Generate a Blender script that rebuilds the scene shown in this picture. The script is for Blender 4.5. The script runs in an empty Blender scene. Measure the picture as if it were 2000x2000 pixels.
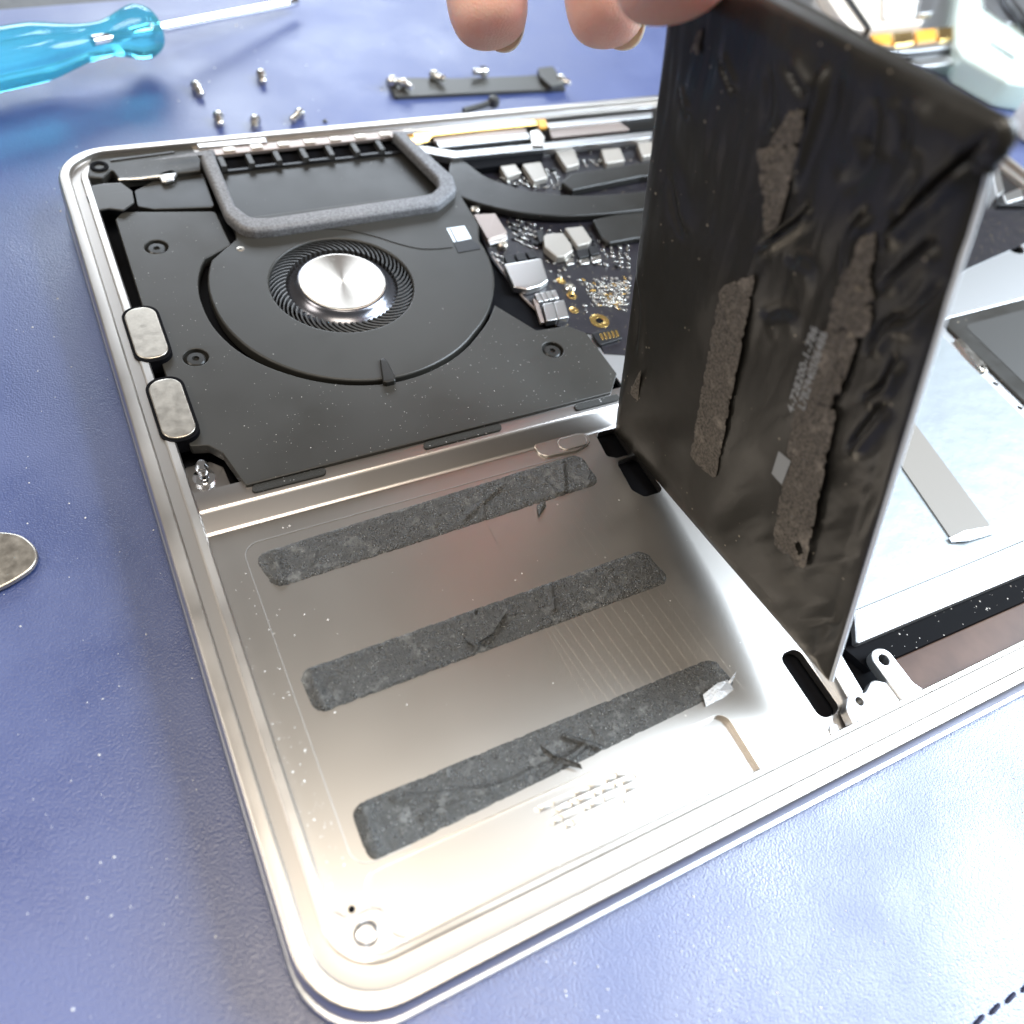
import bpy, bmesh, math, random
import numpy as np
from mathutils import Vector, Matrix, noise as mnoise
random.seed(7)
rng = np.random.default_rng(5)
SC = bpy.context.scene
COL = SC.collection
MM = 0.001          # every length below is in millimetres; z = 0 is the rim of the open case
ZT = 15.0           # the table top lies 15 mm below that rim and is world z = 0
DEP = None

# ------------------------------------------------------------------ camera
FPX = 1633.49
CAM = np.array([0.153, -9.185, 133.691])
RC = np.array([[0.88776965, -0.43055464, 0.16275057],
               [-0.26435179, -0.76638196, -0.58547145],
               [0.37680655, 0.47674038, -0.79418854]])     # rows: right, down, forward
cam_d = bpy.data.cameras.new('camera')
cam = bpy.data.objects.new('camera', cam_d); COL.objects.link(cam)
cam_d.sensor_width = 36.0; cam_d.lens = FPX / 2000 * 36
cam_d.clip_start = 0.01; cam_d.clip_end = 50
m = Matrix.Identity(4)
for i in range(3):
    m[i][0] = RC[0, i]; m[i][1] = -RC[1, i]; m[i][2] = -RC[2, i]
m[0][3], m[1][3], m[2][3] = CAM[0]*MM, CAM[1]*MM, (CAM[2]+ZT)*MM
cam.matrix_world = m
cam_d.dof.use_dof = True; cam_d.dof.focus_distance = 0.175; cam_d.dof.aperture_fstop = 13
SC.camera = cam
SC.render.resolution_x = 1024; SC.render.resolution_y = 1024

# ------------------------------------------------------------------ room light
w = bpy.data.worlds.new('World'); SC.world = w; w.use_nodes = True
bg = w.node_tree.nodes['Background']
bg.inputs[0].default_value = (0.90, 0.85, 0.80, 1); bg.inputs[1].default_value = 0.18

def area(name, loc, target, sx, sy, power, col):
    l = bpy.data.lights.new(name, 'AREA'); l.shape = 'RECTANGLE'; l.size = sx; l.size_y = sy
    l.energy = power; l.color = col
    o = bpy.data.objects.new(name, l); COL.objects.link(o)
    o.location = loc
    d = Vector(target) - Vector(loc)
    o.rotation_euler = d.to_track_quat('-Z', 'Y').to_euler()
    return o
area('window_light', (1.40, -0.20, 1.16), (0.10, 0.0, 0.0), 0.90, 1.35, 92, (0.76, 0.88, 1.0))
area('ceiling_light', (-0.03, -0.14, 1.75), (0.05, 0.02, 0.0), 0.70, 0.62, 19, (1.0, 0.89, 0.74))
area('rear_window_light', (0.50, 2.1, 0.86), (0.1, 0.2, 0.0), 1.5, 0.6, 30, (0.80, 0.89, 1.0))
area('left_fill', (-1.1, 0.3, 1.05), (0.08, 0.06, 0.05), 0.5, 0.5, 9, (1.0, 0.93, 0.84))  # added unseen fill, brings out the battery face and left rim

SC.view_settings.view_transform = 'Standard'; SC.view_settings.look = 'None'
SC.view_settings.exposure = 0.15; SC.view_settings.gamma = 1.0
SC.view_settings.use_curve_mapping = False

# ------------------------------------------------------------------ helpers
def ray(u, v):
    return np.array([(u-1000)/FPX, (v-1000)/FPX, 1.0]) @ RC
def P(u, v, z):
    """photo position (2000 px) to the point of the plane at height z"""
    d = ray(u, v); t = (z - CAM[2]) / d[2]; p = CAM + t*d
    return (float(p[0]), float(p[1]))
def PL(l, z): return [P(u, v, z) for u, v in l]
def D(u, v, depth): return CAM + ray(u, v)*depth

TOW = Matrix.Translation((0, 0, ZT*MM)) @ Matrix.Scale(MM, 4)
def empty(name, loc):
    o = bpy.data.objects.new(name, None); o.empty_display_size = .01
    o.location = (loc[0]*MM, loc[1]*MM, (loc[2]+ZT)*MM); COL.objects.link(o); return o
def tag(o, label=None, cat=None, group=None, kind=None):
    if label: o['label'] = label
    if cat: o['category'] = cat
    if group: o['group'] = group
    if kind: o['kind'] = kind
    return o
def world_loc(o):
    v = Vector(o.location)
    while o.parent: o = o.parent; v = Vector(o.location) if o.type == 'EMPTY' else v
    return v
def adopt(o, parent):
    if parent is not None:
        bpy_root = parent
        o.parent = parent
        # parts are modelled in world space; undo the parent's own placement
        mw = parent_world(parent)
        o.matrix_parent_inverse = mw.inverted()
def parent_world(o):
    mb = o.matrix_basis.copy()
    if o.parent: return parent_world(o.parent) @ o.matrix_parent_inverse @ mb
    return mb
def finish(me, name, mat, parent, smooth=35, xf=TOW, wn=False):
    if xf is not None: me.transform(xf)
    if mat is not None:
        me.materials.clear(); me.materials.append(mat)
    if smooth:
        me.polygons.foreach_set('use_smooth', [True]*len(me.polygons))
        me.set_sharp_from_angle(angle=math.radians(smooth))
    me.name = name
    o = bpy.data.objects.new(name, me); COL.objects.link(o); adopt(o, parent)
    if wn:
        wm = o.modifiers.new('weighted_normals', 'WEIGHTED_NORMAL'); wm.weight = 90; wm.keep_sharp = True
    return o
def mk(name, verts, faces, mat, parent=None, smooth=35, xf=TOW, wn=False):
    me = bpy.data.meshes.new(name); me.from_pydata([tuple(map(float, v)) for v in verts], [], faces)
    me.validate(); me.update()
    return finish(me, name, mat, parent, smooth, xf, wn)
def plate_mesh(outlines, z0, z1, bev=0.12, res=2):
    cu = bpy.data.curves.new('tmp', 'CURVE'); cu.dimensions = '2D'; cu.fill_mode = 'BOTH'
    for pts in outlines:
        sp = cu.splines.new('POLY'); sp.points.add(len(pts)-1)
        for k, p in enumerate(pts): sp.points[k].co = (p[0], p[1], 0, 1)
        sp.use_cyclic_u = True
    h = (z1-z0)/2; bev = min(bev, h*.95)
    cu.extrude = h-bev; cu.bevel_depth = bev; cu.bevel_resolution = res; cu.offset = -bev
    o = bpy.data.objects.new('tmp', cu); COL.objects.link(o)
    me = bpy.data.meshes.new_from_object(o)
    bpy.data.objects.remove(o); bpy.data.curves.remove(cu)
    bm = bmesh.new(); bm.from_mesh(me)
    bmesh.ops.remove_doubles(bm, verts=bm.verts, dist=1e-4)
    bmesh.ops.recalc_face_normals(bm, faces=bm.faces)
    bm.to_mesh(me); bm.free()
    me.transform(Matrix.Translation((0, 0, (z0+z1)/2)))
    return me
def plate(name, outlines, z0, z1, mat, parent=None, bev=0.12, res=2, smooth=35):
    if not isinstance(outlines[0][0], (tuple, list)): outlines = [outlines]
    return finish(plate_mesh(outlines, z0, z1, bev, res), name, mat, parent, smooth, wn=True)
def rpoly(pts, r, n=5):
    out = []; N = len(pts)
    rs = r if isinstance(r, (list, tuple)) else [r]*N
    for i in range(N):
        a = np.array(pts[i-1], float); b = np.array(pts[i], float); c = np.array(pts[(i+1) % N], float)
        u = a-b; v = c-b; lu = np.linalg.norm(u); lv = np.linalg.norm(v); u = u/lu; v = v/lv
        th = math.acos(max(-1, min(1, float(u@v))))
        if rs[i] <= 0 or th > 3.08: out.append(tuple(b)); continue
        d = min(rs[i]/math.tan(th/2), lu*.48, lv*.48); rr = d*math.tan(th/2)
        bis = (u+v)/np.linalg.norm(u+v); cen = b + bis*rr/math.sin(th/2)
        p0 = b+u*d-cen; p1 = b+v*d-cen
        a0 = math.atan2(p0[1], p0[0]); a1 = math.atan2(p1[1], p1[0]); da = (a1-a0+math.pi) % (2*math.pi)-math.pi
        for k in range(n+1):
            t = a0+da*k/n; out.append((cen[0]+rr*math.cos(t), cen[1]+rr*math.sin(t)))
    return out
def rrect(x0, y0, x1, y1, r, n=6): return rpoly([(x0, y0), (x1, y0), (x1, y1), (x0, y1)], r, n)
def circle(x, y, r, n=32): return [(x+r*math.cos(2*math.pi*k/n), y+r*math.sin(2*math.pi*k/n)) for k in range(n)]
def strip(path, wd):
    p = np.array(path, float); L = []; R = []
    for i in range(len(p)):
        t = p[min(i+1, len(p)-1)]-p[max(i-1, 0)]; t /= np.linalg.norm(t); n = np.array([-t[1], t[0]])
        L.append(tuple(p[i]+n*wd/2)); R.append(tuple(p[i]-n*wd/2))
    return R + L[::-1]
def smoothline(pts, n=8):
    p = np.array(pts, float); out = []
    q = np.vstack([2*p[0]-p[1], p, 2*p[-1]-p[-2]])
    for i in range(1, len(q)-2):
        for k in range(n):
            t = k/n; a, b, c, d = q[i-1], q[i], q[i+1], q[i+2]
            out.append(.5*((2*b)+(c-a)*t+(2*a-5*b+4*c-d)*t*t+(-a+3*b-3*c+d)*t**3))
    out.append(p[-1]); return np.array(out)
def tube_geo(path, r, seg=8, flat=1.0):
    p = np.array(path, float); V = []; Fc = []
    rr = r if hasattr(r, '__len__') else [r]*len(p)
    up = np.array([0, 0, 1.0])
    for i in range(len(p)):
        t = p[min(i+1, len(p)-1)]-p[max(i-1, 0)]; t /= np.linalg.norm(t)
        a = np.cross(t, up)
        if np.linalg.norm(a) < .05: a = np.cross(t, np.array([0, 1.0, 0]))
        a /= np.linalg.norm(a); b = np.cross(a, t)
        for k in range(seg):
            th = 2*math.pi*k/seg; V.append(p[i]+rr[i]*(a*math.cos(th)+flat*b*math.sin(th)))
    for i in range(len(p)-1):
        for k in range(seg):
            Fc.append((i*seg+k, i*seg+(k+1) % seg, (i+1)*seg+(k+1) % seg, (i+1)*seg+k))
    Fc.append(tuple(range(seg))[::-1]); Fc.append(tuple((len(p)-1)*seg+k for k in range(seg)))
    return V, Fc
def tube(name, path, r, mat, parent=None, seg=8, flat=1.0):
    V, Fc = tube_geo(path, r, seg, flat); return mk(name, V, Fc, mat, parent, 50)
def lathe_geo(prof, c=(0, 0, 0), axis=None, n=40, flute=None):
    """prof: list of (radius, height)"""
    V = []; Fc = []
    if axis is None: ax = np.array([0, 0, 1.0]); a = np.array([1.0, 0, 0])
    else:
        ax = np.array(axis, float); ax /= np.linalg.norm(ax)
        a = np.cross(ax, [0, 0, 1.0]); a /= np.linalg.norm(a)
    b = np.cross(ax, a); c = np.array(c, float)
    for (r, h) in prof:
        for k in range(n):
            th = 2*math.pi*k/n; q = r*(flute(th, h) if flute else 1)
            V.append(c+ax*h+q*(a*math.cos(th)+b*math.sin(th)))
    for i in range(len(prof)-1):
        for k in range(n): Fc.append((i*n+k, i*n+(k+1) % n, (i+1)*n+(k+1) % n, (i+1)*n+k))
    Fc.append(tuple(range(n))[::-1]); Fc.append(tuple((len(prof)-1)*n+k for k in range(n)))
    return V, Fc
def lathe(name, prof, c, mat, parent=None, axis=None, n=40, flute=None, smooth=35):
    V, Fc = lathe_geo(prof, c, axis, n, flute); return mk(name, V, Fc, mat, parent, smooth)
def ring_loft(name, rings, mat, parent):
    V = []; Fc = []; n = len(rings[0][0])
    for pts, z in rings: V += [(x, y, z) for x, y in pts]
    for i in range(len(rings)-1):
        for k in range(n): Fc.append((i*n+k, i*n+(k+1) % n, (i+1)*n+(k+1) % n, (i+1)*n+k))
    return mk(name, V, Fc, mat, parent, 40, wn=True)
def gnoise(x, y, seed):
    r = np.random.default_rng(seed); g = r.uniform(-1, 1, (64, 64))
    xi = np.floor(x).astype(int); yi = np.floor(y).astype(int); fx = x-xi; fy = y-yi
    fx = fx*fx*(3-2*fx); fy = fy*fy*(3-2*fy); a, b, c, d = xi % 64, yi % 64, (xi+1) % 64, (yi+1) % 64
    return (g[a, b]*(1-fx)+g[c, b]*fx)*(1-fy)+(g[a, d]*(1-fx)+g[c, d]*fx)*fy
def fbm(xy, scale, seed=0, octv=3):
    out = 0; a = 1.0; f = scale
    for k in range(octv):
        out = out+a*gnoise(xy[:, 0]*f+seed*3.1, xy[:, 1]*f+seed*1.7, seed*10+k); a *= .55; f *= 2.03
    return out

# ------------------------------------------------------------------ materials
def mat(name, col, rough=.5, metal=0., bump=None, var=None, specks=None, rvar=None, aniso=None, coat=0,
        trans=0, ior=1.45, sss=None, spec=.5, stretch=None, patch=None):
    """bump=(cells per mm, strength, depth mm), var=(per mm, second colour, contrast), specks=(per mm, size, colour)"""
    M = bpy.data.materials.new(name); M.use_nodes = True; nt = M.node_tree; N = nt.nodes; K = nt.links
    b = N['Principled BSDF']
    b.inputs['Base Color'].default_value = (*col, 1); b.inputs['Roughness'].default_value = rough
    b.inputs['Metallic'].default_value = metal; b.inputs['IOR'].default_value = ior
    b.inputs['Specular IOR Level'].default_value = spec
    b.inputs['Coat Weight'].default_value = coat; b.inputs['Coat Roughness'].default_value = .12
    b.inputs['Transmission Weight'].default_value = trans
    if sss:
        b.inputs['Subsurface Weight'].default_value = sss[0]; b.inputs['Subsurface Radius'].default_value = sss[1]
        b.inputs['Subsurface Scale'].default_value = sss[2]
    g = N.new('ShaderNodeNewGeometry'); mp = N.new('ShaderNodeVectorMath'); mp.operation = 'MULTIPLY'
    s = stretch or (1, 1, 1); mp.inputs[1].default_value = (1000*s[0], 1000*s[1], 1000*s[2])
    K.new(g.outputs['Position'], mp.inputs[0])
    def noise(scale, det=3, rgh=.55):
        n = N.new('ShaderNodeTexNoise'); n.inputs['Scale'].default_value = scale
        n.inputs['Detail'].default_value = det; n.inputs['Roughness'].default_value = rgh
        K.new(mp.outputs[0], n.inputs['Vector']); return n
    colout = None
    if var:
        n = noise(var[0], 4); r = N.new('ShaderNodeMapRange'); r.inputs[1].default_value = .5-var[2]; r.inputs[2].default_value = .5+var[2]
        K.new(n.outputs['Fac'], r.inputs[0])
        mx = N.new('ShaderNodeMix'); mx.data_type = 'RGBA'
        mx.inputs[6].default_value = (*col, 1); mx.inputs[7].default_value = (*var[1], 1)
        K.new(r.outputs[0], mx.inputs[0]); colout = mx.outputs[2]
    if patch:      # broad smears of a second tone
        n = noise(patch[0], 5, .65); r = N.new('ShaderNodeMapRange'); r.inputs[1].default_value = .56; r.inputs[2].default_value = .56+patch[2]
        K.new(n.outputs['Fac'], r.inputs[0])
        mx = N.new('ShaderNodeMix'); mx.data_type = 'RGBA'; mx.inputs[7].default_value = (*patch[1], 1); K.new(colout, mx.inputs[6])
        ml = N.new('ShaderNodeMath'); ml.operation = 'MULTIPLY'; ml.inputs[1].default_value = .75; K.new(r.outputs[0], ml.inputs[0])
        K.new(ml.outputs[0], mx.inputs[0]); colout = mx.outputs[2]
    if specks:
        vo = N.new('ShaderNodeTexVoronoi'); vo.inputs['Scale'].default_value = specks[0]; K.new(mp.outputs[0], vo.inputs['Vector'])
        # only some cells hold a speck, of differing size
        sep = N.new('ShaderNodeSeparateColor'); K.new(vo.outputs['Color'], sep.inputs[0])
        pw = N.new('ShaderNodeMath'); pw.operation = 'POWER'; pw.inputs[1].default_value = 4; K.new(sep.outputs[0], pw.inputs[0])
        sz = N.new('ShaderNodeMath'); sz.operation = 'MULTIPLY'; sz.inputs[1].default_value = specks[1]; K.new(pw.outputs[0], sz.inputs[0])
        lt = N.new('ShaderNodeMath'); lt.operation = 'LESS_THAN'; K.new(vo.outputs['Distance'], lt.inputs[0]); K.new(sz.outputs[0], lt.inputs[1])
        mx = N.new('ShaderNodeMix'); mx.data_type = 'RGBA'; mx.inputs[6].default_value = (*col, 1); mx.inputs[7].default_value = (*specks[2], 1)
        if colout: K.new(colout, mx.inputs[6])
        K.new(lt.outputs[0], mx.inputs[0]); colout = mx.outputs[2]
    if colout: K.new(colout, b.inputs['Base Color'])
    if rvar:
        n = noise(rvar[0], 4); r = N.new('ShaderNodeMapRange'); r.inputs[1].default_value = .3; r.inputs[2].default_value = .7
        r.inputs[3].default_value = rough-rvar[1]; r.inputs[4].default_value = rough+rvar[1]
        K.new(n.outputs['Fac'], r.inputs[0]); K.new(r.outputs[0], b.inputs['Roughness'])
    if bump:
        if len(bump) > 3 and bump[3] == 'v':
            n = N.new('ShaderNodeTexVoronoi'); n.feature = 'SMOOTH_F1'; n.inputs['Scale'].default_value = bump[0]
            n.inputs['Smoothness'].default_value = .6
            wob = noise(bump[0]*.5, 2); ad = N.new('ShaderNodeVectorMath'); ad.operation = 'MULTIPLY_ADD'
            ad.inputs[1].default_value = (.45/bump[0],)*3; K.new(wob.outputs['Color'], ad.inputs[0]); K.new(mp.outputs[0], ad.inputs[2])
            K.new(ad.outputs[0], n.inputs['Vector']); h = n.outputs['Distance']
        else: h = noise(bump[0], 4).outputs['Fac']
        bp = N.new('ShaderNodeBump'); bp.inputs['Strength'].default_value = bump[1]; bp.inputs['Distance'].default_value = bump[2]*MM
        if len(bump) > 3: bp.invert = True
        K.new(h, bp.inputs['Height']); K.new(bp.outputs[0], b.inputs['Normal'])
    if aniso:
        b.inputs['Anisotropic'].default_value = aniso
        t = N.new('ShaderNodeTangent'); t.direction_type = 'RADIAL'; t.axis = 'Z'; K.new(t.outputs[0], b.inputs['Tangent'])
    return M

LEATHER = mat('blue_leather', (.024, .043, .148), .46, bump=(2.8, .5, .14, 'v'), var=(.03, (.040, .063, .185), .2), spec=1.0, ior=1.60, rvar=(.03, .09))
DESK = mat('dark_desk', (.03, .03, .032), .5, var=(.3, (.05, .05, .05), .2))
THREAD = mat('thread', (.02, .022, .05), .8)
ALU = mat('aluminium_rim', (.62, .585, .545), .36, 1, bump=(9, .05, .02), rvar=(.06, .05), specks=(.33, .05, (.9, .88, .85)))
ALUF = mat('aluminium_floor', (.55, .52, .485), .31, 1, bump=(5, .02, .02), rvar=(.03, .012), specks=(.3, .08, (.95, .93, .9)))
ALUW = mat('aluminium_wall', (.50, .47, .45), .28, 1, bump=(6, .05, .02))
ALUP = mat('aluminium_pale', (.62, .62, .62), .38, 1, bump=(5, .06, .02))
ALUL = mat('ledge_grey', (.40, .37, .34), .40, 1, bump=(9, .05, .02))  # darker grey than the rim, on the ledge faces only
LIDM = mat('lid_aluminium', (.55, .56, .58), .35, 1)
BLK = mat('black_coating', (.027, .025, .021), .44, bump=(6, .12, .03), specks=(1.3, .16, (.28, .27, .25)), rvar=(.05, .09))
BLKS = mat('black_satin', (.0155, .0145, .0125), .36, bump=(9, .06, .02), rvar=(.12, .05), specks=(.4, .08, (.3, .29, .27)))
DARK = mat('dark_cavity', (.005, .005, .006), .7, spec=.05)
FOAM = mat('dark_foam', (.085, .085, .09), .5, bump=(3.5, .6, .25), var=(1.8, (.24, .24, .25), .22))
PAD = mat('foam_pad', (.035, .035, .033), .85, bump=(4, .9, .3), specks=(1.6, .3, (.4, .4, .4)))
STEEL = mat('steel', (.66, .63, .58), .24, 1, bump=(2, .06, .03), rvar=(.3, .08))
STEELW = mat('worn_steel', (.56, .51, .44), .36, 1, bump=(1.5, .05, .03), rvar=(.5, .06), var=(1.6, (.47, .425, .36), .3))
CHROME = mat('chrome', (.82, .82, .84), .1, 1)
HUB = mat('turned_metal', (.70, .65, .58), .32, 1, aniso=.9)
DOME = mat('dark_metal_dome', (.13, .13, .145), .22, .85)
FANM = mat('fan_cover_black', (.027, .0255, .022), .43, bump=(9, .06, .02), rvar=(.08, .07), specks=(.4, .08, (.3, .29, .27)))
BLADE = mat('blade_plastic', (.045, .045, .045), .4)
PCB = mat('circuit_board', (.008, .007, .010), .38, var=(.35, (.014, .012, .016), .15), specks=(1.6, .2, (.5, .42, .25)))
CHIPB = mat('black_chip', (.010, .010, .011), .35)
CHIPS = mat('silver_can', (.78, .77, .75), .28, 1)
CHIPT = mat('taupe_metal', (.36, .30, .27), .4, .7)
CHIPC = mat('ceramic', (.40, .37, .33), .35, .4)
SOLDER = mat('solder', (.85, .83, .78), .22, 1)
GOLD = mat('gold_pad', (.90, .62, .22), .25, 1)
ORANGE = mat('orange_film', (.75, .36, .05), .35)
WHITEP = mat('white_plastic', (.78, .80, .80), .4)
STICK = mat('white_sticker', (.74, .80, .84), .45)
TAPEG = mat('grey_tape', (.045, .044, .042), .42, bump=(2, .2, .05))
GLUE = mat('adhesive', (.007, .007, .0065), .32, bump=(3.2, 1.0, .34), var=(2.4, (.050, .048, .042), .16), patch=(.3, (.20, .20, .19), .16), specks=(2.6, .24, (.5, .5, .47)), rvar=(.6, .22), spec=.9)  # pale specks are sparkle put into the colour
RESID = mat('adhesive_residue', (.045, .039, .032), .65, bump=(3.6, 1.0, .28), var=(2.0, (.20, .172, .142), .2), patch=(.2, (.34, .295, .245), .15))
FILM = mat('black_film', (.022, .020, .0165), .36, bump=(.6, .1, .25), rvar=(.08, .08), specks=(.6, .15, (.30, .26, .2)), spec=.55)
POUCH = mat('silver_pouch', (.80, .84, .88), .42, .3)
INK = mat('grey_print', (.33, .34, .34), .7)
SHIELD = mat('foil_shield', (.27, .30, .32), .42, .25, bump=(.1, .3, 1.2))
FLEX = mat('grey_flex', (.22, .205, .185), .4, 0, bump=(1.2, .1, .05), spec=.25)
GLASSD = mat('dark_glass', (.05, .024, .015), .25, spec=.12, var=(.06, (.11, .06, .04), .2))  # brown is a warm reflection put into the glass colour
TORN = mat('torn_film', (.55, .58, .62), .3, .4, bump=(2, .8, .3))
SKIN = mat('skin', (.94, .50, .385), .42, bump=(2.2, 1.0, .25), var=(.2, (.96, .60, .50), .2), sss=(.7, (.9, .35, .22), .006), spec=.4)
NAIL = mat('nail', (.88, .60, .50), .25, sss=(.3, (.6, .3, .2), .002))
NAILT = mat('nail_edge', (.90, .78, .64), .3, sss=(.3, (.6, .4, .3), .002))
ACRYL = mat('blue_acetate', (.18, .78, 1.0), .10, trans=.80, ior=1.33, bump=(.15, .1, .3))
BITM = mat('bracket_metal', (.07, .068, .062), .45, .4, bump=(2, .1, .05))
CREAM = mat('warm_plastic', (.72, .66, .58), .5)
DUST = mat('dust', (.75, .74, .72), .8)
CLEAR = mat('clear_plastic', (.80, .93, .88), .16, trans=.35, ior=1.35)

# ------------------------------------------------------------------ desk and mat
mk('desk', [(-900, -500, -17.2), (1500, -500, -17.2), (1500, 1500, -17.2), (-900, 1500, -17.2)], [(0, 1, 2, 3)], DESK, None, 0)['kind'] = 'structure'
mat_pts = rpoly([(-330, -46.5), (620, -49), (620, 352), (300, 341), (-330, 290)], 6)
mat_pts = rpoly([(-330, -46.2), (640, -47.6), (640, 384), (-330, 288)], 8)
desk_mat = empty('desk_mat', (100, 100, -17))
plate('mat_sheet', mat_pts, -17.15, -15, LEATHER, desk_mat, .5, 3)
V, Fc = tube_geo([(-1.25, 0, -.05), (-.8, 0, .28), (.8, 0, .28), (1.25, 0, -.05)], .33, 6)
st = None
for k in range(44):
    x = 20 + k*4.0
    if st is None:
        st = mk('stitch', V, Fc, THREAD, None, 50, xf=Matrix.Scale(MM, 4)); o = st
    else:
        o = st.copy(); COL.objects.link(o)
    o.location = (x*MM, (-41.4-.0045*(x-100))*MM, 0.0); o.rotation_euler = (0, 0, .12)
    adopt(o, desk_mat)
tag(desk_mat, 'blue grained leather desk mat with a stitched edge under everything', 'desk mat')

# ------------------------------------------------------------------ laptop: lid, case
laptop = empty('laptop', (152, 106, -15))
tag(laptop, 'opened silver laptop lying upside down with its fan, circuit board and empty battery bay showing', 'laptop')
XR, YB = 304., 212.4
def rr(l, f, b, r): return rrect(l, f, XR-l, YB-b, r, 9)
ring_loft('lid', [(rr(2, 1.5, 2, 11), -15.0), (rr(.6, .1, .8, 12), -14.9), (rr(-.5, -1.1, -.5, 13), -14.0), (rr(-.6, -1.2, -.6, 13), -11.0),
                  (rr(-.3, -1.0, -.4, 13), -10.4), (rr(.5, -.2, .4, 12), -10.2), (rr(3, 3, 3, 10), -10.2)], LIDM, laptop)
case = ring_loft('base_case', [
    (rr(3, 2.4, 3, 10), -9.7), (rr(1.2, .7, 1, 12), -9.6), (rr(.1, -.4, .1, 13), -9.2), (rr(-.1, -.55, -.1, 13), -6), (rr(-.05, -.45, -.05, 13), -2.4),
    (rr(.05, -.2, .05, 13), -1.1), (rr(.3, .1, .3, 12.8), -.35), (rr(.75, .5, .7, 12.4), 0), (rr(2.65, 2.4, 2.3, 10.6), 0),
    (rr(2.85, 2.6, 2.5, 10.4), -.2), (rr(2.95, 2.7, 2.6, 10.3), -1.15), (rr(3.1, 2.9, 2.7, 10.2), -1.3), (rr(5.1, 5.9, 4.0, 8.3), -1.35), (rr(5.35, 6.15, 4.2, 8.0), -1.2),
    (rr(5.6, 6.4, 4.4, 7.8), -1.0), (rr(6.9, 7.2, 5.2, 6.6), -1.05), (rr(7.2, 7.45, 5.5, 6.3), -1.4), (rr(7.4, 7.6, 5.7, 6.1), -6.5), (rr(7.4, 7.6, 5.7, 6.1), -8.8)], ALU, laptop)
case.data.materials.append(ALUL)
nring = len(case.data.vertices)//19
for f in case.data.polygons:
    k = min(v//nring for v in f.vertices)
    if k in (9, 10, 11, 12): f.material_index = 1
plate('case_bottom', rr(5, 5, 4, 8), -9.4, -8.6, DARK, laptop, .1)

# ------------------------------------------------------------------ battery bay
BX1 = 111.5
slot1a = rpoly([(94.6, 87.6), (94.0, 81.6), (96.0, 80.4), (100.5, 80.4), (100.5, 88.6), (96, 88.8)], .9)
slot1b = rpoly([(95.3, 79.6), (94.6, 71.2), (96.4, 68.6), (101.5, 68.6), (101.5, 80.0)], 1.4)
slot2 = rpoly([(101.9, 25.3), (106.9, 25.3), (106.9, 10.9), (101.6, 10.9)], 1.9)
step = rpoly([(12.8, 20.4), (93.6, 20.4), (93.6, 84.6), (12.8, 84.6)], 3.2)
pocket = rpoly([(13.2, 7.9), (84.5, 7.9), (84.5, 19.7), (13.2, 19.7)], [.3, .3, 2.4, 3.2])
bay = plate('bay_floor', [rpoly([(7.35, 7.55), (BX1, 7.55), (BX1, 92.0), (7.35, 92.0)], [.2, .2, .2, 2.]), pocket, slot1a, slot1b, slot2],
            -7.9, -5.9, ALUF, laptop, .09)
scp = [(84, 84.6)] + [p for p in rpoly([(84, 84.6), (12.8, 84.6), (12.8, 20.6), (84, 20.6)], [0, 3.2, 3.2, 0], 8)][1:-1] + [(22, 20.6)]
tube('scribed_line', [(x, y, -5.9) for x, y in scp], .13, ALUP, laptop, 6)
dots = [(1050, 1582), (1078, 1570), (1086, 1586), (1094, 1598), (1078, 1607), (1102, 1614), (1116, 1607), (1120, 1551), (1128, 1565), (1112, 1571), (1138, 1580), (1150, 1574),
        (1148, 1538), (1157, 1552), (1172, 1545), (1176, 1562), (1180, 1526), (1200, 1515), (1196, 1534), (1212, 1530), (1218, 1544), (1213, 1564), (1236, 1517), (1245, 1531), (1253, 1545)]
holes = [circle(*P(u, v, -7.25), .56, 12) for u, v in dots]
plate('pocket_floor', [rrect(12.6, 7.5, 85, 20.2, 1.5)] + holes, -7.9, -7.25, ALUF, laptop, .03, 1)
plate('pocket_backing', rrect(30, 9, 74, 19, 1), -7.88, -7.42, STEELW, laptop, .02)  # darker sheet below the dots, their shade put into the colour
V = []; Fc = []
for k in range(15):
    u0 = 985+k*23
    for (v0, v1) in ((940, 1100), (1120, 1400)):
        p = [P(u0+.72*(v0-1150), v0, -5.9), P(u0+.72*(v1-1150), v1, -5.9)]
        p = [(min(max(x, 60), 93), min(max(y, 22), 80)) for x, y in p]
        b = len(V)
        V += [(p[0][0]-.05, p[0][1], -5.898), (p[0][0]+.05, p[0][1], -5.925), (p[1][0]+.05, p[1][1], -5.898), (p[1][0]-.05, p[1][1], -5.898),
              (p[0][0], p[0][1], -5.89), (p[1][0], p[1][1], -5.89)]
        Fc += [(b, b+4, b+5, b+3), (b+4, b+1, b+2, b+5)]
tag(mk('machining_lines', V, Fc, ALUF, laptop, 0), kind='stuff')
# sloped wall behind the bay with its ledge
prof = [(88.5, -5.82), (88.9, -5.75), (89.3, -5.5), (92.2, -3.5), (92.6, -3.2), (93.1, -3.05), (97.5, -3.05)]
xs = [7.4, 9, 84, 103, 106, 110]
V = []; Fc = []
for i, x in enumerate(xs):
    for (y, z) in prof: V.append((x, y, z))
for i in range(len(xs)-1):
    for j in range(len(prof)-1):
        a = i*len(prof)+j; Fc.append((a, a+len(prof), a+len(prof)+1, a+1))
mk('bay_wall', V, Fc, ALUW, laptop, 50)
plate('wall_boss', rpoly([(79, 85.6), (88, 84.9), (92.4, 86.0), (92.4, 89.2), (84, 90.5), (79, 90.5)], 2.2), -6.0, -5.35, ALUF, laptop, .2)
plate('wall_boss', rrect(84.3, 85.6, 91.5, 89.3, 1.8), -5.6, -5.1, ALUF, laptop, .2)
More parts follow.
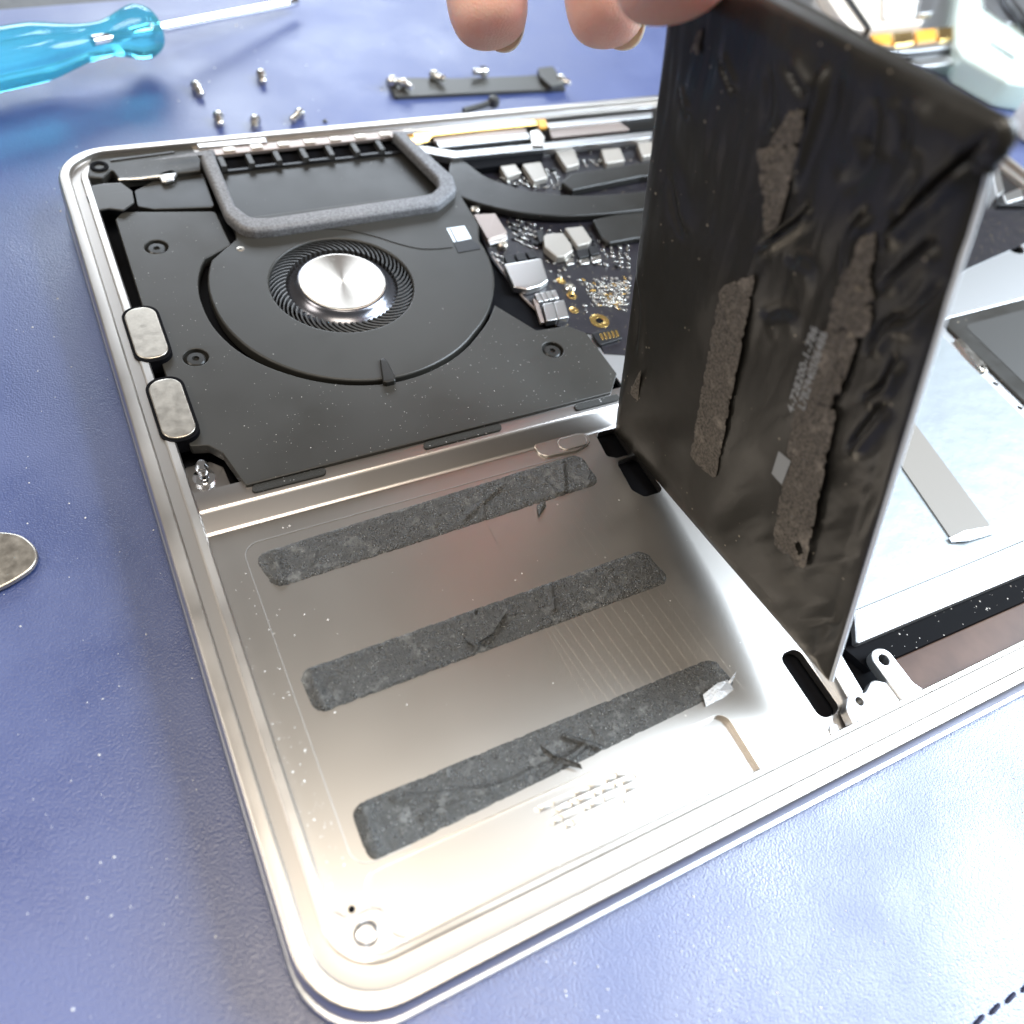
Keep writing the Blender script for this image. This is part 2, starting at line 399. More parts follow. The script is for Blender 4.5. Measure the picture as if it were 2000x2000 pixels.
for x0, x1 in ((17.6, 32.5), (54, 72.5), (91.5, 103.5)):
    plate('foam_pad', rpoly([(x0, 93.7), (x1, 93.7), (x1+.8, 95.6), (x0+.6, 95.6)], .9), -3.1, -2.55, PAD, laptop, .2)
# corner boss and screw seat, front left
bo = plate('corner_boss', rpoly([(7.2, 7.4), (17.5, 7.4), (14.6, 9.5), (14.6, 13.2), (12.4, 14.6), (9.2, 14.2), (7.2, 17)], 1.6), -6.2, -3.0, ALU, laptop, .4, 3)
lathe('screw_seat', [(.2, -.9), (1.1, -.85), (1.15, .05), (1.35, .25), (1.75, .25), (1.95, 0), (1.95, -.8)], (11.0, 11.0, -2.95), CHROME, bo, n=24)
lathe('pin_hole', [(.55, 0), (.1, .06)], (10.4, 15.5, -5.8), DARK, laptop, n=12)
# threaded stud in its recess, left
po = lathe('stud', [(2.2, -3.2), (2.2, -2.4), (1.0, -2.1), (1.0, -.2), (1.35, 0), (1.35, .9), (1.1, 1.2), (1.15, 1.5), (.8, 2.1), (.2, 2.2)], (10.35, 102.6, -2.9), CHROME, laptop, n=20)
plate('stud_recess', rpoly([(7.4, 94), (15, 94), (14.6, 104.5), (12.4, 106.8), (7.4, 106.8)], .8), -7, -6.0, ALUW, laptop, .1)

# adhesive strips left in the bay
def glue_patch(name, corners, thick, mt, parent, base, ex, ey, n, res=.34, rnd=2.2, seed=1, ragged=.18, holes=(), ridges=()):
    """rough pad over the quad corners (a,b,c,d in plane units); base + ex,ey span the plane and n lifts off it"""
    c = np.array(corners, float); la = np.linalg.norm(c[1]-c[0]); lb = np.linalg.norm(c[3]-c[0])
    na = max(3, int(la/res)); nb = max(3, int(lb/res))
    A, Bb = np.meshgrid(np.linspace(0, 1, na+1), np.linspace(0, 1, nb+1), indexing='ij')
    A = A.ravel(); Bb = Bb.ravel()
    xy = ((1-A)*(1-Bb))[:, None]*c[0]+(A*(1-Bb))[:, None]*c[1]+(A*Bb)[:, None]*c[2]+((1-A)*Bb)[:, None]*c[3]
    px, py = A*la, Bb*lb
    qx = np.abs(px-la/2)-(la/2-rnd); qy = np.abs(py-lb/2)-(lb/2-rnd)
    sd = np.hypot(np.maximum(qx, 0), np.maximum(qy, 0))+np.minimum(np.maximum(qx, qy), 0)-rnd
    nz = fbm(xy, .9, seed); nf = fbm(xy, 2.3, seed+3, 2)
    sd = sd + ragged*np.maximum(nz, -.2)
    for (hx, hy, hr) in holes:
        sd = np.maximum(sd, hr-np.hypot(px-hx*la, py-hy*lb)+.4*nz)
    h = thick*(.62+.28*nz+.22*nf)
    rr2 = random.Random(seed)
    if la > 40:
        ridges = tuple(ridges)+tuple(((a_, b_), (a_+rr2.uniform(-.05, .05), b_+rr2.uniform(-.7, .7)), rr2.uniform(-.22, .3), rr2.uniform(.25, .6))
                                     for a_, b_ in ((rr2.random(), rr2.random()) for _ in range(22)))
    for (p0, p1, amp, wd) in ridges:
        p0 = np.array(p0)*[la, lb]; p1 = np.array(p1)*[la, lb]; t = np.clip(((px-p0[0])*(p1-p0)[0]+(py-p0[1])*(p1-p0)[1])/((p1-p0)@(p1-p0)), 0, 1)
        d = np.hypot(px-p0[0]-t*(p1-p0)[0], py-p0[1]-t*(p1-p0)[1]); h = h+amp*np.exp(-(d/wd)**2)
    h = np.maximum(h, .06)*np.clip(-sd/.5, 0, 1)
    pos = base+xy[:, :1]*ex+xy[:, 1:]*ey+(h+.02)[:, None]*n
    sx = np.sign(px-la/2); sy = np.sign(py-lb/2); cx = np.maximum(qx, 0); cy = np.maximum(qy, 0); cn = np.hypot(cx, cy)
    gx = np.where(cn > 1e-6, cx/np.maximum(cn, 1e-6), (qx > qy)*1.0)*sx; gy = np.where(cn > 1e-6, cy/np.maximum(cn, 1e-6), (qx <= qy)*1.0)*sy
    ov = np.clip(sd, 0, 1.2*res*1.5)
    for (hx, hy, hr) in holes: ov = np.where(np.hypot(px-hx*la, py-hy*lb) < hr+.6, 0, ov)
    ua = (c[1]-c[0])/la; ub = (c[3]-c[0])/lb
    dxy = -(ov*gx)[:, None]*ua-(ov*gy)[:, None]*ub
    pos = pos+dxy[:, :1]*ex+dxy[:, 1:]*ey
    keep = sd < .0; Fc = []; idx = lambda i, j: i*(nb+1)+j
    for i in range(na):
        for j in range(nb):
            q = (idx(i, j), idx(i+1, j), idx(i+1, j+1), idx(i, j+1))
            if keep[list(q)].sum() >= 1: Fc.append(q)
    used = sorted({v for f in Fc for v in f}); mpn = {v: k for k, v in enumerate(used)}
    return mk(name, pos[used], [tuple(mpn[v] for v in f) for f in Fc], mt, parent, 180)
E0 = np.array([1., 0, 0]); E1 = np.array([0, 1., 0]); E2 = np.array([0, 0, 1.])
bz = np.array([0, 0, -5.9])
FZ = -6.0
def gl(l): return [np.array(P(u, v, FZ+.3)) for u, v in l]
s1 = glue_patch('adhesive_strip', gl([(536, 1150), (1174, 943), (1132, 884), (494, 1084)]), .26, GLUE, laptop, bz, E0, E1, E2, seed=1, rnd=2.4,
                ridges=(((.87, 0), (.93, .9), .5, .5), ((.02, .1), (.05, .9), .7, 1.2), ((.55, .2), (.72, .8), .35, .5)))
s2 = glue_patch('adhesive_strip', gl([(618, 1396), (1312, 1134), (1258, 1072), (580, 1312)]), .26, GLUE, laptop, bz, E0, E1, E2, seed=5, rnd=2.2,
                ridges=(((.40, -.1), (.47, 1.1), .9, .5), ((.55, -.1), (.58, 1.1), -.5, .6), ((.02, 0), (.03, 1), .7, 1.), ((.05, 0), (.45, 0), .4, .6)))
s3 = glue_patch('adhesive_strip', gl([(722, 1688), (1440, 1338), (1392, 1283), (682, 1576)]), .28, GLUE, laptop, bz, E0, E1, E2, seed=9, rnd=2.2,
                ridges=(((.52, .6), (.60, -.1), 1.1, .5), ((.38, -.1), (.55, .25), .9, .7), ((.02, 0), (.03, 1), .7, 1.2), ((.14, .3), (.5, .2), .6, .7), ((.1, .8), (.3, .3), .5, .6)))
def flap(name, pix, z, lifts, mt, parent, th=.12):
    """small torn scrap: polygon on the floor with lifted corners, given thickness"""
    pts = [np.array([*P(u, v, z), z+l]) for (u, v), l in zip(pix, lifts)]
    n = len(pts); cen = sum(pts)/n + np.array([0, 0, .25])
    V = [*pts, cen]+[p-np.array([0, 0, th]) for p in pts]+[cen-np.array([0, 0, th])]
    Fc = [(i, (i+1) % n, n) for i in range(n)]+[((i+1) % n+n+1, i+n+1, 2*n+1) for i in range(n)]+[(i, i+n+1, (i+1) % n+n+1, (i+1) % n) for i in range(n)]
    return mk(name, V, Fc, mt, parent, 20)
flap('torn_flap', [(1372, 1358), (1398, 1338), (1420, 1330), (1428, 1352), (1412, 1364), (1378, 1380)], -5.6, [.3, .9, .5, 1.3, .4, .2], TORN, s3)
flap('torn_flap', [(1418, 1336), (1432, 1318), (1430, 1328), (1422, 1344)], -5.6, [.6, 1.6, 1.2, .4], TORN, s3)
flap('torn_flap', [(1048, 988), (1064, 982), (1066, 990), (1052, 1010)], -5.8, [.3, .6, .3, .6], GLUE, s1)
flap('torn_flap', [(1052, 1458), (1080, 1482), (1130, 1496), (1136, 1504), (1090, 1494), (1060, 1474)], -5.5, [1, 1.4, 1.2, .6, .6, .4], GLUE, s3)
flap('torn_flap', [(916, 1218), (935, 1200), (968, 1190), (984, 1175), (990, 1195), (960, 1240), (925, 1262), (908, 1250)], -5.5, [.5, .9, .6, .4, .7, .6, .3, .4], GLUE, s2)

# ------------------------------------------------------------------ speaker plate and fan
FC = np.array([54.8, 147.9])
VR = [(145, 31.4), (165, 31.0), (180, 30.7), (200, 31.0), (225, 31.7), (250, 32.6), (270, 33.4), (290, 33.8), (315, 34.6), (335, 36.6), (350, 38.6), (360, 39.8), (372, 41.3)]
def volute(a0, a1, off, n=44):
    a = np.linspace(a0, a1, n); r = np.interp(a, [p[0] for p in VR], [p[1] for p in VR])+off
    return [(FC[0]+q*math.cos(math.radians(t)), FC[1]+q*math.sin(math.radians(t))) for t, q in zip(a, r)]
zp = -2.2
scr = [(16.8, 171.8), (16.5, 132.9), (95.4, 113.0)]
left_edge = [(10.2, 184.5), (9.6, 152), (9.6, 131), (9.6, 108.6), (12.9, 107.6), (15.3, 104.8), (16.4, 95.4)]
vl = volute(334, 148, .9)
vl = [(x-1.3*math.exp(-((x-23)/9)**2), y) for x, y in vl]
op = [(17.0, 95.6), (102.4, 96.0), (107.0, 101.2), (106.6, 116.0), (103.0, 119.7), (94.6, 120.2)] + vl + [(33.6, 168.5), (33.4, 182.6), (12.2, 187.0), (10.0, 184.5), (9.5, 152), (9.5, 108.6), (12.9, 107.8), (15.0, 105.0)]
outl = rpoly(op, [.6, 1, 1, 1.2, 1, 1.0] + [0]*len(vl) + [.8, 1.2, 1.5, .8, .3, .8, 1.2, 1.])
spk = plate('speaker_plate', [outl]+[circle(x, y, 2.65) for x, y in scr], -4.8, zp, BLK, laptop, .25)
for i, (x, y) in enumerate(scr):
    s = lathe('screw', [(2.62, -.9), (2.62, -.35), (2.2, -.3), (2.1, .15), (1.8, .4), (.75, .42), (.6, -.1), (.05, -.1)], (x, y, zp-.75), BLKS, spk, n=28)
    if i < 1: sv = s
fan = plate('fan', [volute(150, 371, 0) + [(98.0, 162), (98.6, 178), (37, 178), (35.2, 170)], circle(*FC, 17.15, 72)], -4.9, -1.65, FANM, laptop, .55, 4)
lathe('impeller_plate', [(24, 0), (.2, .01)], (*FC, -4.6), DARK, fan, n=48)
# fan hub and blades, modelled about their own centre
Lc = Matrix.Translation((0, 0, 0))
V, Fc = lathe_geo([(13.9, -3.1), (13.4, -2.55), (12.4, -1.95), (11.6, -1.5), (11.1, -.95), (10.75, -.55), (10.5, -.42), (10.2, -.4)], n=72)
dome = mk('hub_skirt', V, Fc[:-2], DOME, None, 60, xf=Matrix.Scale(MM, 4)); dome.location = (FC[0]*MM, FC[1]*MM, (ZT-.75)*MM); adopt(dome, fan)
V, Fc = lathe_geo([(10.35, -.5), (10.3, -.3), (10.1, -.2), (9.9, -.22), (.35, -.22), (.3, -.35), (.02, -.36)], n=72)
hub = mk('hub', V, Fc, HUB, None, 40, xf=Matrix.Scale(MM, 4)); hub.location = (FC[0]*MM, FC[1]*MM, (ZT-.75)*MM); adopt(hub, fan)
V = []; Fc = []
nb = 6
for j in range(nb):
    r = 13.4+j*(19.2-13.4)/(nb-1); a = .055*j+.012*j*j
    for dz, dw in ((-4.5, 0), (-2.25, 0)):
        for s in (-1, 1):
            aa = a+s*.28/r; V.append((r*math.cos(aa), r*math.sin(aa), dz+ (0.0 if s < 0 else .1)))
for j in range(nb-1):
    a = j*4
    Fc += [(a, a+4, a+6, a+2), (a+1, a+3, a+7, a+5), (a+2, a+6, a+7, a+3), (a, a+1, a+5, a+4)]
Fc += [(0, 2, 3, 1), (20, 21, 23, 22)]
bl = mk('blade', V, Fc, BLADE, None, 30, xf=Matrix.Scale(MM, 4))
NBL = 61
for k in range(NBL):
    o = bl if k == 0 else bl.copy()
    if k: COL.objects.link(o)
    o.location = (FC[0]*MM, FC[1]*MM, ZT*MM); o.rotation_euler = (0, 0, 2*math.pi*k/NBL); adopt(o, fan)
# wire groove, teardrop boss, sticker on the fan
tube('cover_seam', smoothline([(*P(u, v, -1.6), -1.6) for u, v in [(531, 457), (600, 449), (666, 448), (730, 461), (775, 475), (817, 485), (850, 486), (884, 483)]], 5), .13, BLKS, fan, 5)
td = PL([(742, 705), (749, 699), (758, 710), (772, 738), (773, 746), (755, 750), (748, 748)], -1.4)
plate('teardrop_boss', rpoly(td, .6), -3.6, -.9, BLKS, fan, .35, 3)
plate('sticker', PL([(872, 446), (907, 441), (921, 466), (886, 473)], -1.6), -1.66, -1.55, STICK, fan, .02)
plate('barcode_line', PL([(878, 446), (880.5, 445.6), (893, 471), (890.5, 471.5)], -1.5), -1.56, -1.52, CHIPB, fan, .005)
plate('black_tab', PL([(886, 475), (918, 467), (938, 479), (938, 486), (895, 494)], -1.6), -1.9, -1.5, CHIPB, fan, .04)
# dark gap wall round the fan's left side, foot tab
plate('fan_tray', rrect(20, 112, 99, 186, 4), -6.2, -5.2, DARK, laptop, .1)
fl = plate('fan_foot', rpoly(PL([(455, 478), (478, 470), (492, 487), (470, 505), (452, 498)], -2), .8), -3.6, -2.3, BLKS, laptop, .2)
lathe('screw', [(1.2, 0), (1.2, .5), (.9, .7), (.4, .72), (.3, .4), (.05, .4)], (*P(470, 488, -2), -2.3), STEELW, fl, n=16)

# pill-shaped metal pieces on the left edge
for i, pix in enumerate(([(240, 612), (300, 598), (334, 694), (272, 712)], [(287, 750), (350, 738), (388, 848), (322, 868)])):
    q = np.array(PL(pix, -1.2)); x0, x1 = q[[0, 3], 0].mean(), q[[1, 2], 0].mean(); y1, y0 = q[[0, 1], 1].mean(), q[[2, 3], 1].mean()
    plate('pill_recess', rrect(x0-.55, y0-.6, x1+.6, y1+.9, 3.2, 8), -4.6, -.95, DARK, laptop, .1)
    plate('pill_plate', rrect(x0, y0, x1, y1, 2.9, 8), -3.0, -.55, STEELW, laptop, .25, 3)

# ------------------------------------------------------------------ back left: hinge cover, duct frame, vents
hc = plate('hinge_cover', rpoly(PL([(172, 318), (190, 294), (372, 282), (392, 312), (392, 333), (235, 352), (218, 330), (200, 348), (172, 346)], -1), [1, 1.5, 1, .5, .4, .4, .5, 1, 1]), -3.4, -1, BLK, laptop, .3)
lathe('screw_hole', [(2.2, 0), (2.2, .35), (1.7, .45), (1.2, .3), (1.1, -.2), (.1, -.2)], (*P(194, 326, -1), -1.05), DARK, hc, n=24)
plate('cover_rib', PL([(215, 312), (340, 296), (341, 299), (216, 316)], -1), -1.1, -.75, BLKS, hc, .1)
plate('grey_tape', rpoly(PL([(168, 384), (178, 362), (205, 357), (236, 356), (258, 372), (262, 394), (240, 410), (212, 406), (182, 412)], -1), .7), -1.6, -1.05, TAPEG, laptop, .15)
plate('antenna_tape', rpoly(PL([(262, 372), (300, 352), (395, 335), (420, 404), (300, 408), (268, 402)], -2), 1), -4.2, -2.1, BLKS, laptop, .2)
tube('antenna_cable', smoothline([(*P(u, v, -1.4), -1.4) for u, v in [(232, 352), (275, 350), (305, 346), (330, 345)]], 5), .55, STEEL, laptop, 8)
plate('foil_patch', rpoly(PL([(310, 340), (338, 332), (347, 340), (340, 352), (316, 360)], -1.4), 1), -2.0, -1.0, CHIPS, laptop, .4, 3)
plate('rim_insert', PL([(380, 270), (515, 259), (521, 277), (388, 288)], -.3), -1.2, -.3, ALUP, laptop, .1)
go = rpoly([(34.9, 203.5), (34.6, 177), (37.4, 169.4), (44, 168.6), (89.0, 169.4), (96.8, 174.8), (98.3, 181.0), (93.2, 203.5)], [.5, 7, 5, 3, 5, 4.5, 4, .5], 6)
gi = rpoly([(38.7, 203.5), (38.0, 180.0), (40.4, 174.3), (45, 173.5), (88.4, 174.4), (92.3, 177.2), (93.3, 181.0), (89.3, 203.5)], [.5, 4, 3, 2, 3, 2.5, 3, .5], 6)
plate('duct_gasket', go + gi[::-1], -2.6, .9, FOAM, laptop, 1.1, 4)
plate('duct_floor', rrect(36, 172, 97, 206, 2), -4, -2.9, BLKS, laptop, .1)
vf = plate('vent_frame', [(38, 207.4), (38, 204.4), (94, 204.4), (94, 207.4)], -1.8, -.7, CHIPT, laptop, .15)
plate('vent_cavity', [(38.2, 199.0), (93.5, 199.0), (93.5, 207), (38.2, 207)], -3.2, -2.85, DARK, vf, .02)
for k in range(8):
    x = 39.4+k*7.4
    plate('vent_fin', [(x, 199.4), (x+1.5, 199.4), (x+1.5, 205.4), (x, 205.4)], -2.9, -1.0, TAPEG, vf, .15)
    plate('vent_clip', rrect(x+2.2, 205.0, x+5.4, 207.0, .3), -.8, -.35, STEELW, vf, .1)
    plate('vent_lip', [(x+1.5, 199.0), (x+7.4, 199.0), (x+7.4, 199.9), (x+1.5, 199.9)], -2.9, -2.3+.35*(k % 2), CHIPB, vf, .08)

# ------------------------------------------------------------------ heat pipe, heatsink plates
top = [(880, 300), (912, 318), (950, 345), (1000, 364), (1050, 375), (1110, 381), (1180, 380), (1275, 372)]
bot = [(872, 372), (930, 396), (1000, 413), (1060, 420), (1110, 422), (1180, 418), (1275, 408)]
hp = plate('heat_pipe', [tuple(p) for p in smoothline(PL(bot, -2.0), 4)] + [(190, 160), (190, 167.5)] + [tuple(p) for p in smoothline(PL(top, -2.0)[::-1], 4)], -3.9, -1.9, BLKS, laptop, .5, 3)
plate('heatsink_plate', rpoly([P(1096, 356, -2.2), P(1117, 372, -2.2), P(1251, 345, -2.2), (190, 171), (190, 181), P(1254, 318, -2.2), P(1114, 339, -2.2)], .8), -4.2, -2.1, BLKS, laptop, .5, 3)
plate('heatsink_plate', rpoly([P(1157, 428, -2.4), P(1177, 465, -2.4), P(1190, 474, -2.4), P(1240, 465, -2.4), (190, 143), (190, 158), P(1245, 407, -2.4)], 1), -4.2, -2.5, BLKS, laptop, .5, 3)

# ------------------------------------------------------------------ circuit board and its components
zb = -4.4
left_b = PL([(905, 395), (925, 430), (960, 505), (1000, 560), (1050, 605), (1068, 628), (1100, 640), (1165, 655), (1180, 690)], zb)
board = plate('circuit_board', left_b + [(122, 105), (205, 105), (300, 120), (300, 196), (99, 196)], -5.3, zb, PCB, laptop, .05)
tube('board_edge', [(*P(u, v, zb), zb-.15) for u, v in [(962, 500), (990, 540), (1022, 580), (1055, 612)]], .32, CHIPT, board, 6)
def comp(name, pix, z1, mt, r=.25, z0=zb+.01, bev=.15, parent=None):
    return plate(name, rpoly(PL(pix, z1), r), z0, z1, mt, parent or board, bev)
cn = comp('connector_cover', [(925, 419), (967, 416), (991, 454), (952, 466)], -2.7, CHIPT, .4)
comp('connector_foot', [(952, 468), (990, 457), (992, 466), (956, 478)], -3.5, CHIPS)
lathe('screw', [(1.3, -1.2), (1.3, 0), (1.0, .3), (.5, .32), (.4, 0), (.05, 0)], (*P(928, 408, -3), -3), STEELW, board, n=16)
lathe('screw', [(1.4, -1.2), (1.4, 0), (1.1, .3), (.5, .32), (.4, 0), (.05, 0)], (*P(982, 476, -3), -3), STEELW, board, n=16)
comp('silver_can', [(984, 515), (1058, 503), (1071, 547), (1056, 558), (1030, 565), (1004, 560)], -2.4, CHIPS, .6, bev=.4)
comp('black_chip', [(985, 500), (1000, 496), (1008, 510), (990, 514)], -3.4, CHIPB)
comp('black_chip', [(1005, 495), (1022, 492), (1030, 505), (1012, 509)], -3.4, CHIPB)
comp('black_chip', [(1027, 491), (1043, 488), (1050, 501), (1034, 504)], -3.4, CHIPB)
for k in range(4):
    u = 1044+k*10.5; v = 574-k*2.2
    comp('flex_clip', [(u, v), (u+9.4, v-2), (u+17, v+14), (u+7.6, v+16)], -2.9, CHIPS, .2)
for k in range(2):
    u = 1060+k*22; v = 593-k*4
    comp('flex_connector', [(u, v), (u+20, v-3.6), (u+29, v+30), (u+8, v+34)], -2.6, CHIPS, .3)
comp('flex_cable', [(1040, 580), (1052, 590), (1064, 628), (1056, 630)], -3.4, CHIPT, .2)
comp('inductor', [(1062, 459), (1075, 455), (1100, 454), (1116, 476), (1119, 490), (1104, 500), (1088, 502), (1064, 482)], -2.2, CHIPC, .6, bev=.4)
comp('ceramic_block', [(1103, 445), (1138, 441), (1156, 468), (1150, 475), (1128, 480)], -2.6, CHIPC, .4, bev=.3)
comp('black_chip', [(1127, 488), (1148, 484), (1151, 499), (1131, 504)], -3.2, CHIPB)
comp('black_chip', [(1151, 482), (1167, 478), (1171, 494), (1154, 498)], -3.2, CHIPB)
comp('solder_block', [(1132, 507), (1150, 503), (1151, 514), (1134, 517)], -3.6, SOLDER)
comp('solder_block', [(1154, 502), (1173, 497), (1175, 508), (1157, 513)], -3.6, SOLDER)
comp('solder_block', [(1105, 506), (1120, 503), (1121, 515), (1107, 518)], -3.4, SOLDER)
comp('black_chip', [(1048, 452), (1060, 446), (1066, 470), (1054, 474)], -3.2, CHIPB)
for pix in ([(972, 316), (1000, 311), (1018, 336), (989, 346)], [(1020, 320), (1056, 315), (1070, 346), (1042, 354)], [(1086, 296), (1122, 292), (1132, 320), (1106, 327)],
            [(1174, 291), (1211, 288), (1221, 313), (1184, 319)], [(1245, 279), (1275, 276), (1285, 300), (1255, 306)]):
    comp('inductor', pix, -2.4, CHIPC, .4, bev=.3)
for (u, v, ro, ri) in ((1171, 627, 2.55, 1.05), (1121, 606, 1.25, .35), (1117, 578, 1.35, .7), (1096, 549, 1.2, .3)):
    x, y = P(u, v, zb)
    plate('gold_ring', [circle(x, y, ro), circle(x, y, ri)], zb, zb+.12, GOLD, board, .03, 1)
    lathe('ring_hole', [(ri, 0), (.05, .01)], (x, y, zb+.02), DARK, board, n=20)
lathe('standoff', [(1.5, -1), (1.5, 1.0), (1.2, 1.3), (.6, 1.3), (.5, .6), (.05, .6)], (*P(1112, 566, zb), zb), SOLDER, board, n=18)
cb = comp('contact_block', [(1155, 650), (1205, 640), (1216, 660), (1172, 674)], -3.6, CHIPB, .5)
for k in range(5):
    u = 1171+k*7.4; v = 652-k*1.6
    plate('gold_contact', PL([(u, v), (u+4.4, v-1), (u+9, v+11), (u+4.6, v+12.4)], -3.55), -3.62, -3.5, GOLD, cb, .03, 1)
comp('dark_socket', [(1168, 676), (1214, 664), (1220, 674), (1178, 690)], -4.6, CHIPB, .3, z0=-7)
# small parts soldered to the board: one mesh each kind, many copies
def mini(name, w, d, h, mt):
    me = plate_mesh([[(-w/2, -d/2), (w/2, -d/2), (w/2, d/2), (-w/2, d/2)]], 0, h, .06, 1)
    me.transform(Matrix.Scale(MM, 4)); me.materials.append(mt); return me
KIND = [mini('a', .6, 1.1, .5, SOLDER), mini('b', .5, .9, .45, CHIPC), mini('c', .9, 1.5, .7, CHIPB), mini('d', .55, 1.0, .3, GOLD), mini('e', .9, .9, .7, SOLDER)]
zones = [((1125, 545), (1235, 540), (1225, 600), (1165, 600), 84, (0, 0, 1, 3, 0, 4)), ((1165, 560), (1230, 545), (1225, 612), (1180, 600), 44, (0, 0, 3)),
         ((985, 420), (1045, 435), (1050, 495), (1000, 470), 36, (0, 1, 2, 4, 0)), ((1040, 440), (1235, 470), (1230, 530), (1130, 515), 58, (0, 1, 2, 0, 4)),
         ((1060, 505), (1100, 505), (1120, 545), (1080, 560), 8, (0, 1, 4)), ((960, 345), (1085, 330), (1100, 372), (1010, 365), 44, (0, 1, 2, 4, 0)),
         ((1125, 310), (1180, 318), (1250, 312), (1110, 334), 18, (0, 1, 4)), ((1135, 595), (1160, 590), (1165, 612), (1145, 615), 5, (0, 0)),
         ((1060, 290), (1270, 268), (1275, 284), (1070, 312), 26, (0, 1, 2, 4)), ((955, 490), (985, 500), (985, 520), (965, 515), 4, (0, 4, 3))]
for a, b_, c, d, n, kinds in zones:
    rows = max(2, int(round(math.sqrt(n*.8)))); cols = int(math.ceil(n*1.12/rows))
    for k in range(rows*cols):
        if random.random() < .12: continue
        s = ((k % cols)+.5+random.uniform(-.22, .22))/cols; t = ((k//cols)+.5+random.uniform(-.16, .16))/rows
        u = (1-s)*(1-t)*a[0]+s*(1-t)*b_[0]+s*t*c[0]+(1-s)*t*d[0]; v = (1-s)*(1-t)*a[1]+s*(1-t)*b_[1]+s*t*c[1]+(1-s)*t*d[1]
        x, y = P(u, v, zb)
        o = bpy.data.objects.new('chip_component', KIND[random.choice(kinds)]); COL.objects.link(o)
        o.location = (x*MM, y*MM, (zb+ZT)*MM); o.rotation_euler = (0, 0, random.choice((0, 0, math.pi/2)) + random.uniform(-.03, .03))
        q = random.uniform(.55, 1.1); o.scale = (q, q, q); adopt(o, board)

# ------------------------------------------------------------------ rear bar with flat cables
zr = -.9
def barp(name, pix, z0, z1, mt, bev=.15, r=.3, parent=laptop): return plate(name, rpoly(PL(pix, z1), r), z0, z1, mt, parent, bev)
barp('rear_bar', [(800, 280), (806, 294), (884, 308), (1060, 291), (1272, 268), (1275, 256), (1060, 279), (890, 295)], -3.2, -1.1, ALUP)
barp('rear_bar', [(852, 276), (858, 288), (1036, 270), (1032, 259)], -2.4, -.8, ALUP)
barp('rear_bar', [(1068, 240), (1072, 249), (1274, 228), (1274, 219)], -2.4, -.8, ALUP)
barp('rear_bracket', [(1072, 252), (1078, 268), (1230, 252), (1210, 238)], -2.8, -1.6, CHIPT)
barp('gold_flex', [(781, 268), (800, 255), (836, 248), (960, 239), (1048, 233), (1050, 244), (965, 252), (845, 266), (838, 276), (800, 285)], -2.0, -1.1, GOLD, r=.8)
barp('orange_flex', [(1048, 233), (1066, 232), (1070, 248), (1054, 250)], -1.9, -1.0, ORANGE)
barp('rear_spacer', [(848, 276), (1030, 258), (1026, 250), (846, 266)], -3, -1.6, CHIPT)
barp('hinge_block', [(890, 309), (928, 330), (1060, 312), (1064, 292)], -4.3, -2.2, DARK)
barp('hinge_clip', [(1036, 256), (1052, 252), (1064, 268), (1062, 286), (1040, 284)], -2, -.3, STEEL)
barp('rear_strip', [(525, 262), (1275, 203), (1275, 210), (527, 270)], -2.2, -1.15, LIDM)

# ------------------------------------------------------------------ right of the bay: touchpad assembly, second battery
tp = plate('touchpad_shield', rpoly([(122.2, 27.0), (209, 27.0), (209, 104), (113, 104), (113, 60), (122, 40)], 2), -5.4, -4.3, SHIELD, laptop, .15)
plate('touchpad_frame', rpoly([(117.4, 20.6), (240, 18.6), (240, 26.4), (122.4, 27.2)], .5), -5.6, -3.5, ALUP, laptop, .4, 3)
plate('side_rail', rpoly([(107.6, 11.4), (111.6, 11.8), (113.4, 26), (113, 100), (108.6, 100), (109.2, 24)], .5), -6.6, -3.2, ALUP, laptop, .3)
plate('case_web', [(112, 7.5), (296, 7.5), (296, 205), (112, 205)], -8.4, -7.9, DARK, laptop, .05)
plate('touchpad_glass', [(124, 7.6), (250, 7.6), (250, 15.4), (122, 15.8)], -7.9, -7.0, GLASSD, laptop, .1)
plate('touchpad_gasket', [(118, 15.6), (250, 13.8), (250, 18.8), (116, 21.4)], -7.8, -5.6, DARK, laptop, .2)
fx = plate('flex_cable', PL([(1685, 800), (1759, 790), (1940, 1035), (1857, 1051)], -4.0), -4.2, -3.9, FLEX, laptop, .03)
flap('foil_scrap', [(1852, 1052), (1880, 1040), (1938, 1028), (1944, 1042), (1890, 1060), (1858, 1060)], -3.9, [.2, .8, .4, .3, .8, .2], TORN, fx)
sb = plate('second_battery', rrect(213.2, 20, 296, 94, 2), -5.9, -3.9, FILM, laptop, .4, 3)
plate('battery_panel', rrect(219, 26, 292, 90, 2), -3.95, -3.8, TAPEG, sb, .05)
plate('case_floor', [rrect(108, 94.5, 297, 118, 1), circle(*P(1983, 482, -4.4), 3.2)], -6.2, -4.6, ALUP, laptop, .2)
plate('case_floor', [rrect(209.2, 20, 213.0, 94.3, .3)]+[circle(*P(u, v, -4.6), .75, 14) for u, v in ((1945, 748), (1993, 795))], -6.2, -4.75, ALUP, laptop, .1)
plate('hinge_tab', PL([(1868, 662), (1876, 660), (1926, 712), (1918, 722), (1904, 708)], -3.6), -4.8, -3.6, STEEL, laptop, .15)
lathe('screw', [(1.3, 0), (1.3, .7), (.9, 1), (.1, 1)], (*P(1923, 717, -3.4), -4.6), STEEL, laptop, n=14)
barp('right_board', [(1925, 290), (1945, 285), (1990, 330), (2020, 400), (1950, 400)], -5.5, -2.6, CHIPB)
barp('silver_can', [(1936, 330), (1950, 325), (1962, 372), (1948, 384)], -5, -1.8, CHIPS)
barp('silver_can', [(1960, 380), (1995, 366), (2000, 386), (1966, 396)], -5, -2.2, CHIPS)
